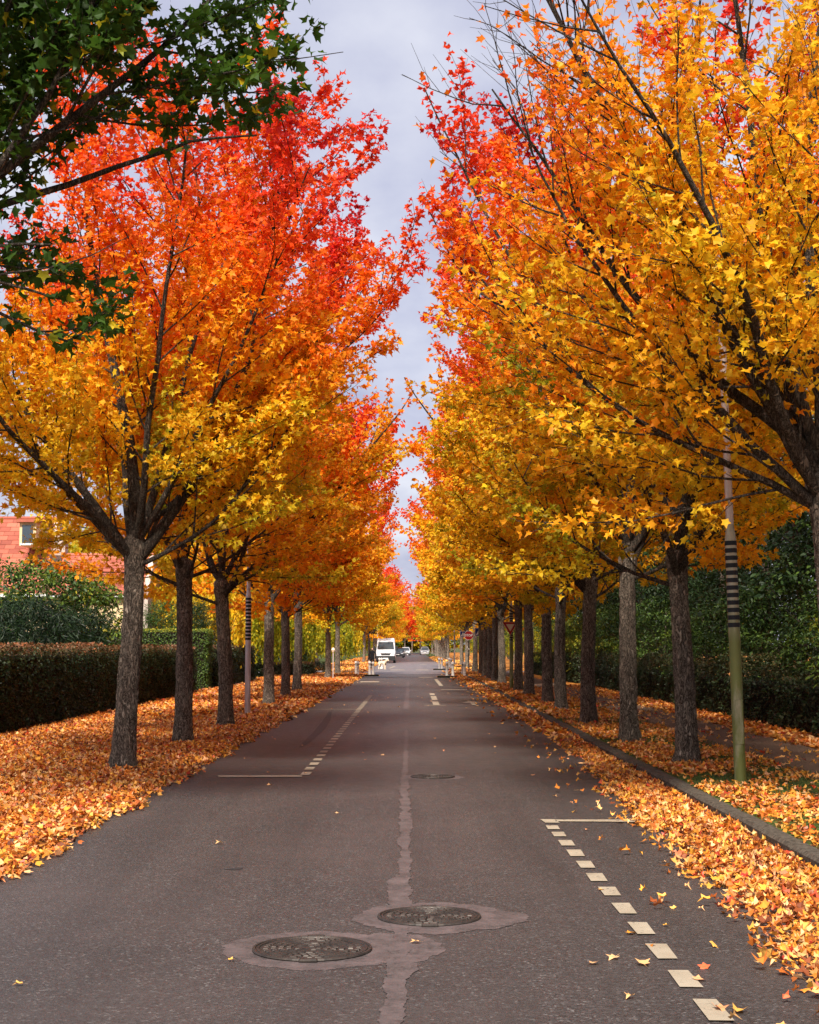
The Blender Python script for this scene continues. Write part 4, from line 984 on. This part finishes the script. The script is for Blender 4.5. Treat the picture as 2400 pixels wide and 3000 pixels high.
def tiles(rf, x0, x1, y0, z0, y1, z1, tw=.30, th=.24, limit=300, vis=None):
    sl = math.hypot(y1 - y0, z1 - z0); ang = math.atan2(z1 - z0, y1 - y0)
    me = MB().box(-tw / 2 + .006, tw / 2 - .006, 0, th * 1.25, 0, .022).mesh('tile', M_tile)
    rest = MB(); cnt = 0; pos = []
    for r_ in range(int(sl / th)):
        for c in range(int((x1 - x0) / tw)):
            x = x0 + (c + .5 + .5 * (r_ % 2) * .98) * tw
            if x > x1 - tw / 2: continue
            s = r_ * th; pos.append((x, y0 + s * math.cos(ang) , z0 + s * math.sin(ang) + .02 * 1))
    # the ones in view and nearest the tree come first
    pos.sort(key=lambda p: (0 if (vis is None or vis(p)) else 1))
    for i, p in enumerate(pos):
        if i < limit:
            o = obj('tile', me, rf, p); o.rotation_euler = (ang - .06 + random.uniform(-.012, .012), 0, random.uniform(-.01, .01))
        else:
            mt = Euler((ang - .06, 0, 0)).to_matrix(); q = [Vector(p) + mt @ Vector(v) for v in ((-tw/2+.006, 0, 0.022), (tw/2-.006, 0, 0.022), (tw/2-.006, th*1.25, 0.022), (-tw/2+.006, th*1.25, 0.022), (-tw/2+.006, 0, 0), (tw/2-.006, 0, 0))]
            rest.add(q, [(0, 1, 2, 3), (4, 5, 1, 0)])
    if rest.v: tag(rest.build('tile_field', M_tile, rf), kind='stuff')
y0r = ZF - .35; z0r = ZE - .06
def visr(p):
    q = CAMR.transposed() @ (Vector(p) - Vector((0, 0, CAM_H))); x = q.x / -q.z * FPX + 1200; y = -q.y / -q.z * FPX + 1500
    return -10 < x < 470 and y < 1700
rfR = roof(at(150, 1600, ZF).x, XR, gz, z0r, y0r, ridge_y)
tiles(rfR, at(150, 1600, ZF).x, XR, y0r, z0r, ridge_y, gz, .42, .26, 300, visr)
# taller block behind and to the left
zr2 = at(40, 1520, ZF + 4.5).z; XL2 = at(152, 1540, ZF + 3).x
MB().box(XL - 6, XL2 - .25, ZF + 1.2, ZF + 7.8, 0, ZE + .3).build('wall', M_wall_cream, H0)
rfL = roof(XL - 6, XL2, zr2, ZE - .3, ZF + .6, ZF + 4.5)
tiles(rfL, XL - 4, XL2, ZF + .6, ZE - .3, ZF + 4.5, zr2, .46, .30, 300, visr)
MB().prismx([(ZF + .7, ZE - .3), (ZF + 8.3, ZE - .3), (ZF + 4.6, zr2 - .08), (ZF + 4.4, zr2 - .08)], XL2 - .2, XL2 + .03).build('gable_wall', M_wall_pink, H0)
# dormer with a cream front on the taller roof
dx0, dx1 = at(62, 1580, ZF + 1.6).x, at(110, 1580, ZF + 1.6).x; dz0, dz1 = at(80, 1600, ZF + 1.6).z, at(80, 1532, ZF + 1.6).z
dm = MB().box(dx0, dx1, ZF + 1.3, ZF + 4.2, dz0, dz1).build('dormer', M_wall_cream, H0)
MB().box(dx0 - .12, dx1 + .12, ZF + 1.1, ZF + 4.3, dz1, dz1 + .12).build('dormer_roof', M_tile, dm)
MB().box(dx0 + .12, dx1 - .12, ZF + 1.26, ZF + 1.297, dz0 + .12, dz1 - .12).build('pane', M_glass, dm)
MB().box(dx0 + .06, dx1 - .06, ZF + 1.24, ZF + 1.258, dz0 + .02, dz0 + .10).build('sill', M_white, dm)
MB().prismx([(ridge_y - .3, gz), (ridge_y + .3, gz), (ridge_y + .3, gz + .9), (ridge_y - .3, gz + .9)], XL2 + .3, XL2 + .8).build('chimney', M_wall_pink, H0)
# garden shed roof seen below the cream wall
sh = tag(empty('garden_shed', (at(352, 1870, 55).x, 55, 0)), 'small dark wooden shed roof peeking over the hedge beside the trunk', 'shed')
MB().box(-.55, .55, -.5, .5, 0, 1.65).build('wall', M_branch, sh)
for k in range(5): MB().box(-.65, .65, -.62 + k * .12, -.48 + k * .12, 1.66 + k * .07, 1.70 + k * .07).build('roof_board', M_branch, sh)

# ================================================================== STREET FURNITURE
def lamp(px, py, zp, label, mat, top=6.0, lean=0.0):
    g = G(px, py, zp); t = tag(empty('lamp_post', g), label, 'lamp post', 'striped lamp posts'); t.rotation_euler = (0, lean, 0)
    MB().lathe([(.078, -.05), (.078, .02), (.068, .03), (.067, 1.5), (.065, 2.78)], 28).build('lower_tube', mat, t, smooth=True)
    MB().lathe([(.0652, 2.775), (.064, 2.80), (.045, 2.93), (.0445, 2.96)], 28).build('collar', mat, t, smooth=True)
    MB().lathe([(.0445, 2.955), (.040, top)], 24).build('upper_tube', M_pole, t, smooth=True)
    bm = MB().lathe([(.0668, -.026), (.0695, -.024), (.0695, .024), (.0668, .026)], 28).mesh('band', M_black, True)
    for k in range(12): obj('band', bm, t, (0, 0, 1.80 + k * .0855))
    MB().bbox(-.05, .05, -.072, -.05, .45, .95, .008).build('access_door', mat, t)
    hd = MB(); hd.lathe([(.05, top - .02), (.06, top + .04), (.20, top + .10), (.22, top + .14), (.10, top + .24), (.02, top + .26)], 24); hd.build('lamp_head', M_pole, t, smooth=True)
    MB().lathe([(.19, top + .085), (.17, top + .06), (.05, top + .05)], 24).build('diffuser', M_white, t)
    return t
lamp(2170, 2296, KH - .01, 'tall striped lamp post with mossy green base on the footpath verge', M_pole_moss, 6.2, -.022)
lamp(725, 2098, LZ, 'slim striped steel lamp post among the left row of trunks', M_pole, 6.0, 0)
lp3 = lamp(1499, 2021, KH - .01, 'striped lamp post carrying the give way sign', M_pole_moss, 6.0, 0)
lamp(1332, 1950, KH - .01, 'far thin striped lamp post behind the right bollards', M_pole, 6.0, 0)
lamp(1106, 1936, LZ, 'far thin striped lamp post behind the white van', M_pole, 6.0, 0)

def ngon(n, r, rot=0): return [(r * math.cos(rot + 2 * math.pi * k / n), r * math.sin(rot + 2 * math.pi * k / n)) for k in range(n)]
def plate(poly, y0, y1, name, mat, parent, loc=(0, 0, 0)):
    return MB().prism(poly, y0, y1).build(name, mat, parent, loc)
def textmesh(s, size, mat, parent, loc, name='lettering'):
    cu = bpy.data.curves.new('text', 'FONT'); cu.body = s; cu.size = size; cu.align_x = 'CENTER'; cu.align_y = 'CENTER'; cu.extrude = .004; cu.offset = size * .02
    tmp = bpy.data.objects.new('tmp', cu); COL.objects.link(tmp)
    dg = bpy.context.evaluated_depsgraph_get(); me = bpy.data.meshes.new_from_object(tmp.evaluated_get(dg)); me.name = name
    bpy.data.objects.remove(tmp); me.materials.clear(); me.materials.append(mat)
    o = obj(name, me, parent, loc); o.rotation_euler = (math.pi / 2, 0, 0); return o
# give way sign, fixed to the third lamp post
c = at(1495, 1836, lp3.location.y - .12); s_ = tag(empty('give_way_sign', c), 'red and cream give way triangle on a striped lamp post', 'road sign')
tri = lambda r: [(0, -r * .98), (r * .866, r * .52), (-r * .866, r * .52)]
plate(tri(.335), 0, .02, 'rim', M_cream, s_); plate(tri(.315), -.004, -.001, 'red_face', M_red, s_); plate(tri(.175), -.008, -.005, 'centre_face', M_cream, s_)
MB().box(-.08, .08, .021, .06, -.03, .03).build('bracket', M_pole, s_)
# stop sign
g = G(1374, 1968.6, KH - .01); s_ = tag(empty('stop_sign', g), 'red octagonal stop sign on a thin dark pole', 'road sign')
zc = at(1372.5, 1861.6, g.y).z - g.z
MB().lathe([(.03, -.05), (.03, zc + .25)], 12).build('pole', M_blackmetal, s_)
plate(ngon(8, .31, math.pi / 8), -.055, -.035, 'rim', M_white, s_, (0, 0, zc)); plate(ngon(8, .285, math.pi / 8), -.060, -.056, 'red_face', M_red, s_, (0, 0, zc))
textmesh('STOP', .20, M_white, s_, (0, -.066, zc))
MB().lathe([(.035, .02), (.035, .10)], 10).build('pole_collar', M_white, s_, (0, 0, at(1374, 1904, g.y).z - g.z))
def crossing_sign(px, py, cy, size, label, side=-1):
    g = G(px, py, KH - .01); t = tag(empty('crossing_sign', g), label, 'road sign'); zc = at(px, cy, g.y).z - g.z; h = size / 2
    MB().lathe([(.025, -.05), (.025, zc + h)], 10).build('pole', M_blackmetal, t)
    plate([(-h, -h), (h, -h), (h, h), (-h, h)], -.05, -.03, 'white_border', M_white, t, (0, 0, zc))
    k = h * .90; plate([(-k, -k), (k, -k), (k, k), (-k, k)], -.054, -.051, 'blue_face', M_blue, t, (0, 0, zc))
    plate([(-h * .74, -h * .70), (h * .74, -h * .70), (0, h * .66)], -.058, -.055, 'white_triangle', M_white, t, (0, 0, zc))
    f = MB(); f.prism([(x * h * .5 + .02 * h, z * h * .5 + .22 * h) for x, z in ngon(10, .17)], -.062, -.059)
    for q in ([(-.06, .12), (.08, .12), (.08, -.22), (-.06, -.22)], [(-.02, -.2), (.08, -.22), (.28, -.60), (.16, -.62)], [(-.06, -.22), (.05, -.22), (-.12, -.62), (-.24, -.60)], [(.05, .1), (.28, -.12), (.23, -.17), (.04, .0)], [(-.05, .1), (-.24, -.10), (-.19, -.15), (-.03, 0)]):
        f.prism([(x * h, z * h) for x, z in q][::-1], -.062, -.059)
    f.build('walking_figure', M_black, t, (0, 0, zc))
    for i in range(4): plate([(x * h, z * h) for x, z in ((-.50 + i * .28, -.68), (-.38 + i * .28, -.68), (-.34 + i * .24, -.56), (-.42 + i * .24, -.56))], -.0655, -.063, 'stripe', M_black, t, (0, 0, zc))
    return t
crossing_sign(1404, 1977, 1852, .46, 'larger blue pedestrian crossing sign in front of the right trunks')
crossing_sign(1357, 1957, 1858, .46, 'smaller blue pedestrian crossing sign half hidden by the stop sign')
# sign seen from behind on the left
g = G(1001, 1956, LZ); s_ = tag(empty('back_of_sign', g), 'dark rectangular sign on a black pole seen from behind, left corner', 'road sign')
zc = at(1001, 1851, g.y).z
MB().lathe([(.03, -.05), (.03, zc + .3)], 12).build('pole', M_blackmetal, s_); MB().bbox(-.02, .38, -.05, -.02, zc - .32, zc + .32, .01).build('panel', M_blackmetal, s_)
g = G(976, 1990, LZ); s_ = tag(empty('thin_post', g), 'thin pale post standing against the left trunk', 'post')
MB().lathe([(.03, -.03), (.03, 1.35), (.02, 1.38)], 10).build('shaft', M_pole, s_); MB().lathe([(.06, 1.36), (.10, 1.46), (.06, 1.56), (.01, 1.58)], 10).build('cap', M_cream, s_)
g = G(1306, 1933, KH); s_ = tag(empty('thin_post', g), 'pale yellowish post on the grass beyond the right bollards', 'post')
MB().lathe([(.05, -.03), (.05, 2.2), (.06, 2.21), (.06, 2.3), (.01, 2.32)], 12).build('shaft', M_bollard, s_); MB().lathe([(.062, 2.0), (.062, 2.08)], 12).build('ring', M_bollgrey, s_)

# bollards
BM = {}
BM['shaft'] = MB().lathe([(.10, -.05), (.085, .06), (.072, .14), (.070, .44), (.082, .46), (.082, .52)], 16).mesh('shaft', M_bollard, True)
BM['neck'] = MB().lathe([(.070, .52), (.066, .54), (.066, .64), (.070, .66)], 16).mesh('neck', M_bollgrey, True)
BM['cap'] = MB().lathe([(.082, .66), (.085, .68), (.085, .74), (.06, .78), (.01, .79)], 16).mesh('cap', M_bollard, True)
def bollard(px, py, lab, grp, z=0.03):
    g = G(px, py, z); t = tag(empty('bollard', g), lab, 'bollard', grp)
    for k, m in BM.items(): obj(k, m, t)
for px, py in ((1043, 1977), (1049, 1978.5), (1083, 1977), (1093, 1979.5)): bollard(px, py, 'white bollard on the dark-edged island in front of the person', 'bollards before the person')
for px, py in ((1112, 1958), (1118.5, 1958)): bollard(px, py, 'white bollard just behind the pale dog', 'bollards behind the dog')
for px, py in ((1287, 1958), (1295, 1959.6), (1316.5, 1958), (1322, 1960)): bollard(px, py, 'white bollard in the back group before the far lamp post', 'back bollards on the right corner')
for px, py in ((1309.6, 1977.5), (1327, 1980), (1356, 1979), (1361, 1981.6)): bollard(px, py, 'white bollard in the front group below the stop sign', 'front bollards on the right corner')
# dark-edged corner islands
for (p0, p1, nm) in (((1030, 1981), (1100, 1981), 'left'), ((1292, 1985), (1372, 1985), 'right'), ((1278, 1963), (1326, 1963), 'back')):
    a, b = G(*p0), G(*p1)
    MB().bbox(a.x - .2, b.x + .2, a.y - .3, a.y + 2.2, -.01, .03, .01).build('corner_island', M_litter)['kind'] = 'structure'
    MB().bbox(a.x - .2, b.x + .2, a.y - .5, a.y - .302, -.01, .10, .02).build('island_kerb', M_core)['kind'] = 'structure'
g = G(1194, 1919); s_ = tag(empty('road_marker', g), 'tiny white marker post at the far end of the road', 'post')
MB().lathe([(.14, 0), (.12, .5), (.10, .85), (.02, .9)], 12).build('shaft', M_white, s_)

# ================================================================== VEHICLES
def wheel(parent, x, y, r, wdt):
    s = 1 if x > 0 else -1
    t = MB().cylx(x - wdt / 2, x + wdt / 2, y, r, r, 20).build('wheel', M_tyre, parent)
    MB().cylx(x + s * wdt / 2 + .001, x + s * (wdt / 2 + .012), y, r, r * .62, 16).build('rim', M_chrome, t)
def shell(secs):
    """secs: (y, z0, [(halfwidth, z) going up], ) closed cross sections, mirrored"""
    rs = []
    for y, pts in secs:
        rs.append([(x, y, z) for x, z in pts] + [(-x, y, z) for x, z in pts[::-1]])
    return MB().rings(rs)
def van(loc):
    t = tag(empty('van', loc), 'white high-roofed delivery van parked facing the camera on the left', 'van')
    W = .98
    def sec(y, zt, wt, wb=W): return (y, [(wb * .96, .34), (wb, .55), (wb, 1.15), (wb * .985, min(1.45, zt * .8)), (wt, zt - .08), (wt * .92, zt)])
    shell([(0, [(.80, .34), (.84, .55), (.86, .80), (.86, .95), (.82, 1.0), (.75, 1.04)]), (.18, [(.94, .34), (.965, .55), (.97, .9), (.97, 1.05), (.93, 1.14), (.85, 1.18)]),
           (.75, [(.96, .34), (.98, .55), (.98, 1.1), (.97, 1.25), (.93, 1.34), (.88, 1.38)]), (1.55, [(.96, .34), (.98, .55), (.98, 1.2), (.96, 1.6), (.88, 2.12), (.80, 2.2)]),
           sec(1.95, 2.50, .86), sec(2.4, 2.54, .88), sec(5.4, 2.54, .88), sec(5.5, 2.46, .84)]).build('body', M_van, t, smooth=True)
    ws = MB().add([(-.83, .775, 1.40), (.83, .775, 1.40), (.74, 1.54, 2.10), (-.74, 1.54, 2.10)], [(0, 1, 2, 3)]); 
    MB().rings([[(-.86, .70, 1.38), (.86, .70, 1.38), (.76, 1.40, 2.14), (-.76, 1.40, 2.14)], [(-.86, .86, 1.37), (.86, .86, 1.37), (.76, 1.62, 2.08), (-.76, 1.62, 2.08)]]).build('windscreen', M_glass, t)
    MB().bbox(-.97, .97, -.07, .25, .30, .74, .05).build('front_bumper', M_plastic, t)
    MB().prism([(-.42, .82), (.42, .82), (.52, .98), (-.52, .98)][::1], -.03, .1).build('grille', M_plastic, t)
    MB().prism([(-.54, .985), (.54, .985), (.56, 1.02), (-.56, 1.02)], -.025, .12).build('grille_trim', M_chrome, t)
    for s in (-1, 1):
        MB().prism([(s * .58, .98), (s * .93, .92), (s * .95, 1.18), (s * .84, 1.22)][::s], .02, .3).build('headlight', M_lampglass, t)
        m = MB().bbox(min(s * 1.02, s * 1.22), max(s * 1.02, s * 1.22), .95, 1.08, 1.30, 1.72, .03).build('mirror', M_plastic, t)
        MB().box(min(s * .97, s * 1.03), max(s * .97, s * 1.03), .98, 1.04, 1.40, 1.46).build('mirror_arm', M_plastic, m)
        MB().bbox(min(s * .981, s * .990), max(s * .981, s * .990), 1.3, 2.1, 1.28, 1.9, .003).build('side_window', M_glass, t)
        wheel(t, s * .87, .95, .35, .22); wheel(t, s * .87, 4.4, .35, .22)
    MB().box(-.26, .26, -.078, -.071, .42, .53).build('number_plate', M_white, t)
    MB().lathe([(.06, 0), (.05, .01)], 12).build('badge', M_chrome, t, (0, .02, 1.06))
    return t
vg = G(1130, 1943); van((vg.x, vg.y, 0))
def car(loc, label, mat, rz=0.0, tall=1.5, suv=False):
    t = tag(empty('car', loc, rz), label, 'car'); h = tall; W = .88; b = .92 if suv else .85; L = 4.3
    shell([(0, [(.66, .28), (.72, .45), (.73, .60), (.66, .68)]), (.25, [(.80, .24), (.85, .45), (.85, .68), (.76, .78)]), (1.05, [(.83, .22), (.88, .5), (.87, b - .02), (.78, b + .06)]),
           (3.6, [(.83, .22), (.88, .5), (.87, b + .02), (.78, b + .08)]), (4.15, [(.80, .26), (.85, .5), (.84, b), (.76, b + .05)]), (L, [(.70, .32), (.74, .5), (.74, b - .08), (.68, b - .02)])]).build('body', mat, t, smooth=True)
    shell([(1.0, [(.77, b), (.74, b + .05)]), (1.75, [(.77, b), (.60, h - .09)]), (3.5, [(.77, b), (.60, h - .10)]), (4.1, [(.77, b), (.70, b + .06)])]).build('glasshouse', M_glass, t)
    shell([(1.68, [(.62, h - .10), (.56, h - .05)]), (2.3, [(.63, h - .09), (.56, h)]), (3.2, [(.62, h - .09), (.56, h - .01)]), (3.6, [(.60, h - .13), (.54, h - .09)])]).build('roof', mat, t, smooth=True)
    for s in (-1, 1):
        MB().tube([(s * .78, .98, b), (s * .62, 1.74, h - .08)], .04, 6).build('pillar', mat, t)
        MB().prism([(s * .42, .62), (s * .76, .60), (s * .82, .76), (s * .55, .74)][::s], -.02, .3).build('headlight', M_lampglass, t)
        MB().bbox(min(s * .86, s * 1.02), max(s * .86, s * 1.02), 1.15, 1.28, b + .02, b + .16, .02).build('mirror', mat, t)
        wheel(t, s * .78, .80, .32, .2); wheel(t, s * .78, 3.4, .32, .2)
    MB().prism([(-.38, .58), (.38, .58), (.42, .70), (-.42, .70)], -.03, .1).build('grille', M_plastic, t)
    MB().bbox(-.74, .74, -.06, .2, .22, .46, .04).build('front_bumper', M_plastic if not suv else mat, t)
    MB().box(-.26, .26, -.07, -.061, .47, .57).build('number_plate', M_white, t)
    return t
cg = G(1173, 1929); car((cg.x - .45, cg.y + 8, 0), 'dark hatchback parked just behind the white van', M_cardark)
car((cg.x - .35, cg.y + 26, 0), 'second dark car parked behind the white van', M_cardark)
cg = G(1189, 1920.5); car((cg.x, cg.y, 0), 'white compact car driving towards the camera in the distance', M_van, 0, 1.58)
cg = G(1245, 1919.5); car((cg.x, cg.y, 0), 'silver sport utility car in the distance on the right side', M_cargrey, 0, 1.66, True)

# ================================================================== PERSON AND DOG
def skin_mesh(name, nodes, edges, mat, sub=2):
    me = bpy.data.meshes.new(name); me.from_pydata([n[:3] for n in nodes], edges, []); me.update()
    o = bpy.data.objects.new(name, me); COL.objects.link(o)
    o.modifiers.new('skin', 'SKIN'); sv = me.skin_vertices[0].data
    for i, n in enumerate(nodes): sv[i].radius = (n[3], n[4] if len(n) > 4 else n[3])
    sv[0].use_root = True
    ss = o.modifiers.new('sub', 'SUBSURF'); ss.levels = sub; ss.render_levels = sub
    dg = bpy.context.evaluated_depsgraph_get(); m2 = bpy.data.meshes.new_from_object(o.evaluated_get(dg)); bpy.data.objects.remove(o)
    m2.name = name; m2.materials.clear(); m2.materials.append(mat)
    m2.polygons.foreach_set('use_smooth', np.ones(len(m2.polygons), dtype=bool))
    return m2
pg = G(1091, 1961)
pt = tag(empty('person', (pg.x, pg.y, .03)), 'person in a black hooded jacket and trousers, standing beside the white van', 'person'); pt.scale = (.9, .9, .9)
nodes = [(0, 0, .90, .15, .12), (0, 0, 1.08, .15, .11), (0, .01, 1.28, .18, .12), (0, .02, 1.42, .12, .09), (0, .0, 1.50, .055), (0, -.01, 1.60, .085, .10), (0, -.01, 1.70, .07, .08),
         (.19, .02, 1.38, .065), (.26, .0, 1.12, .05), (.25, -.12, .90, .042), (.24, -.20, .84, .04),
         (-.19, .02, 1.38, .065), (-.26, .02, 1.12, .05), (-.27, -.02, .88, .042), (-.27, -.04, .79, .035),
         (.09, 0, .82, .095), (.10, -.02, .48, .065), (.10, .03, .10, .048), (.11, -.12, .04, .04), (-.09, 0, .82, .095), (-.10, .04, .48, .065), (-.10, .10, .10, .048), (-.11, -.04, .04, .04)]
edges = [(0, 1), (1, 2), (2, 3), (3, 4), (4, 5), (5, 6), (3, 7), (7, 8), (8, 9), (9, 10), (3, 11), (11, 12), (12, 13), (13, 14), (0, 15), (15, 16), (16, 17), (17, 18), (0, 19), (19, 20), (20, 21), (21, 22)]
obj('body', skin_mesh('body', nodes, edges, M_cloth), pt)
for hx, hy, hz in ((.24, -.235, .815), (-.27, -.05, .735)):
    hn = [(0, 0, 0, .028, .018), (0, -.02, -.05, .032, .016)]; he = [(0, 1)]
    for f in range(4): b = len(hn); x = -.027 + f * .018; hn += [(x, -.03, -.085, .008), (x, -.045, -.12 - .008 * (f in (1, 2)), .007)]; he += [(1, b), (b, b + 1)]
    b = len(hn); hn += [(.035, -.02, -.04, .009), (.045, -.035, -.075, .008)]; he += [(0, b), (b, b + 1)]
    obj('hand', skin_mesh('hand', hn, he, M_skin, 1), pt, (hx, hy, hz))
fc = MB(); fc.lathe([(.01, -.10), (.05, -.09), (.072, -.03), (.075, .03), (.05, .08), (.01, .09)], 14); f = fc.build('face', M_skin, pt, (0, -.055, 1.62), smooth=True); f.scale = (.8, .75, 1)
for s in (-1, 1): MB().lathe([(.002, -.008), (.009, 0), (.002, .008)], 8).build('eye', M_black, f, (s * .03, -.068, .01))
MB().rings([[(-.01, -.07, .02), (.01, -.07, .02), (.0, -.075, .022)], [(-.014, -.07, -.025), (.014, -.07, -.025), (0, -.10, -.022)]]).build('nose', M_skin, f)
MB().box(-.022, .022, -.066, -.060, -.055, -.048).build('mouth', M_red, f)
dg_ = G(1120, 1963)
dt = tag(empty('dog', (dg_.x, dg_.y, .02), R(-35)), 'pale cream dog standing beside the person near the van', 'dog')
nodes = [(-.22, 0, .50, .10, .12), (0, 0, .50, .095, .11), (.22, 0, .52, .11, .13), (.32, 0, .60, .075), (.40, 0, .70, .07), (.47, 0, .70, .065), (.56, 0, .67, .038), (.61, 0, .665, .03),
         (-.30, .0, .50, .05), (-.40, .0, .44, .025), (-.48, 0, .36, .02),
         (.22, .085, .42, .055), (.22, .09, .24, .034), (.21, .09, .06, .026), (.245, .09, .02, .026), (.22, -.085, .42, .055), (.24, -.09, .24, .034), (.25, -.09, .06, .026), (.285, -.09, .02, .026),
         (-.22, .085, .42, .075), (-.17, .09, .30, .05), (-.30, .09, .19, .03), (-.28, .09, .05, .025), (-.245, .09, .02, .026), (-.22, -.085, .42, .075), (-.15, -.09, .30, .05), (-.27, -.09, .19, .03), (-.25, -.09, .05, .025), (-.215, -.09, .02, .026),
         (.42, .055, .76, .022), (.40, .085, .70, .016), (.42, -.055, .76, .022), (.40, -.085, .70, .016)]
edges = [(0, 1), (1, 2), (2, 3), (3, 4), (4, 5), (5, 6), (6, 7), (0, 8), (8, 9), (9, 10), (2, 11), (11, 12), (12, 13), (13, 14), (2, 15), (15, 16), (16, 17), (17, 18), (0, 19), (19, 20), (20, 21), (21, 22), (22, 23), (0, 24), (24, 25), (25, 26), (26, 27), (27, 28), (4, 29), (29, 30), (4, 31), (31, 32)]
obj('body', skin_mesh('body', nodes, edges, M_fur), dt)
MB().lathe([(.002, -.015), (.016, 0), (.002, .015)], 8).build('nose', M_black, dt, (.635, 0, .672))
for s in (-1, 1): MB().lathe([(.002, -.01), (.011, 0), (.002, .01)], 8).build('eye', M_black, dt, (.525, s * .038, .725))
MB().lathe([(.085, -.02), (.088, 0), (.085, .02)], 14).build('collar', M_plastic, dt, (.335, 0, .62)).rotation_euler = (0, R(45), 0)
la, lb = Vector((pg.x + .22, pg.y - .22, .76)), Vector((dg_.x + .2, dg_.y - .2, .62))
mid = (la + lb) / 2 - Vector((0, 0, .12))
tag(MB().tube([la, (la + mid) / 2 - Vector((0, 0, .03)), mid, (mid + lb) / 2 - Vector((0, 0, .02)), lb], .008, 6).build('dog_lead', M_plastic), 'thin dark lead between the person and the dog', 'lead')
pass
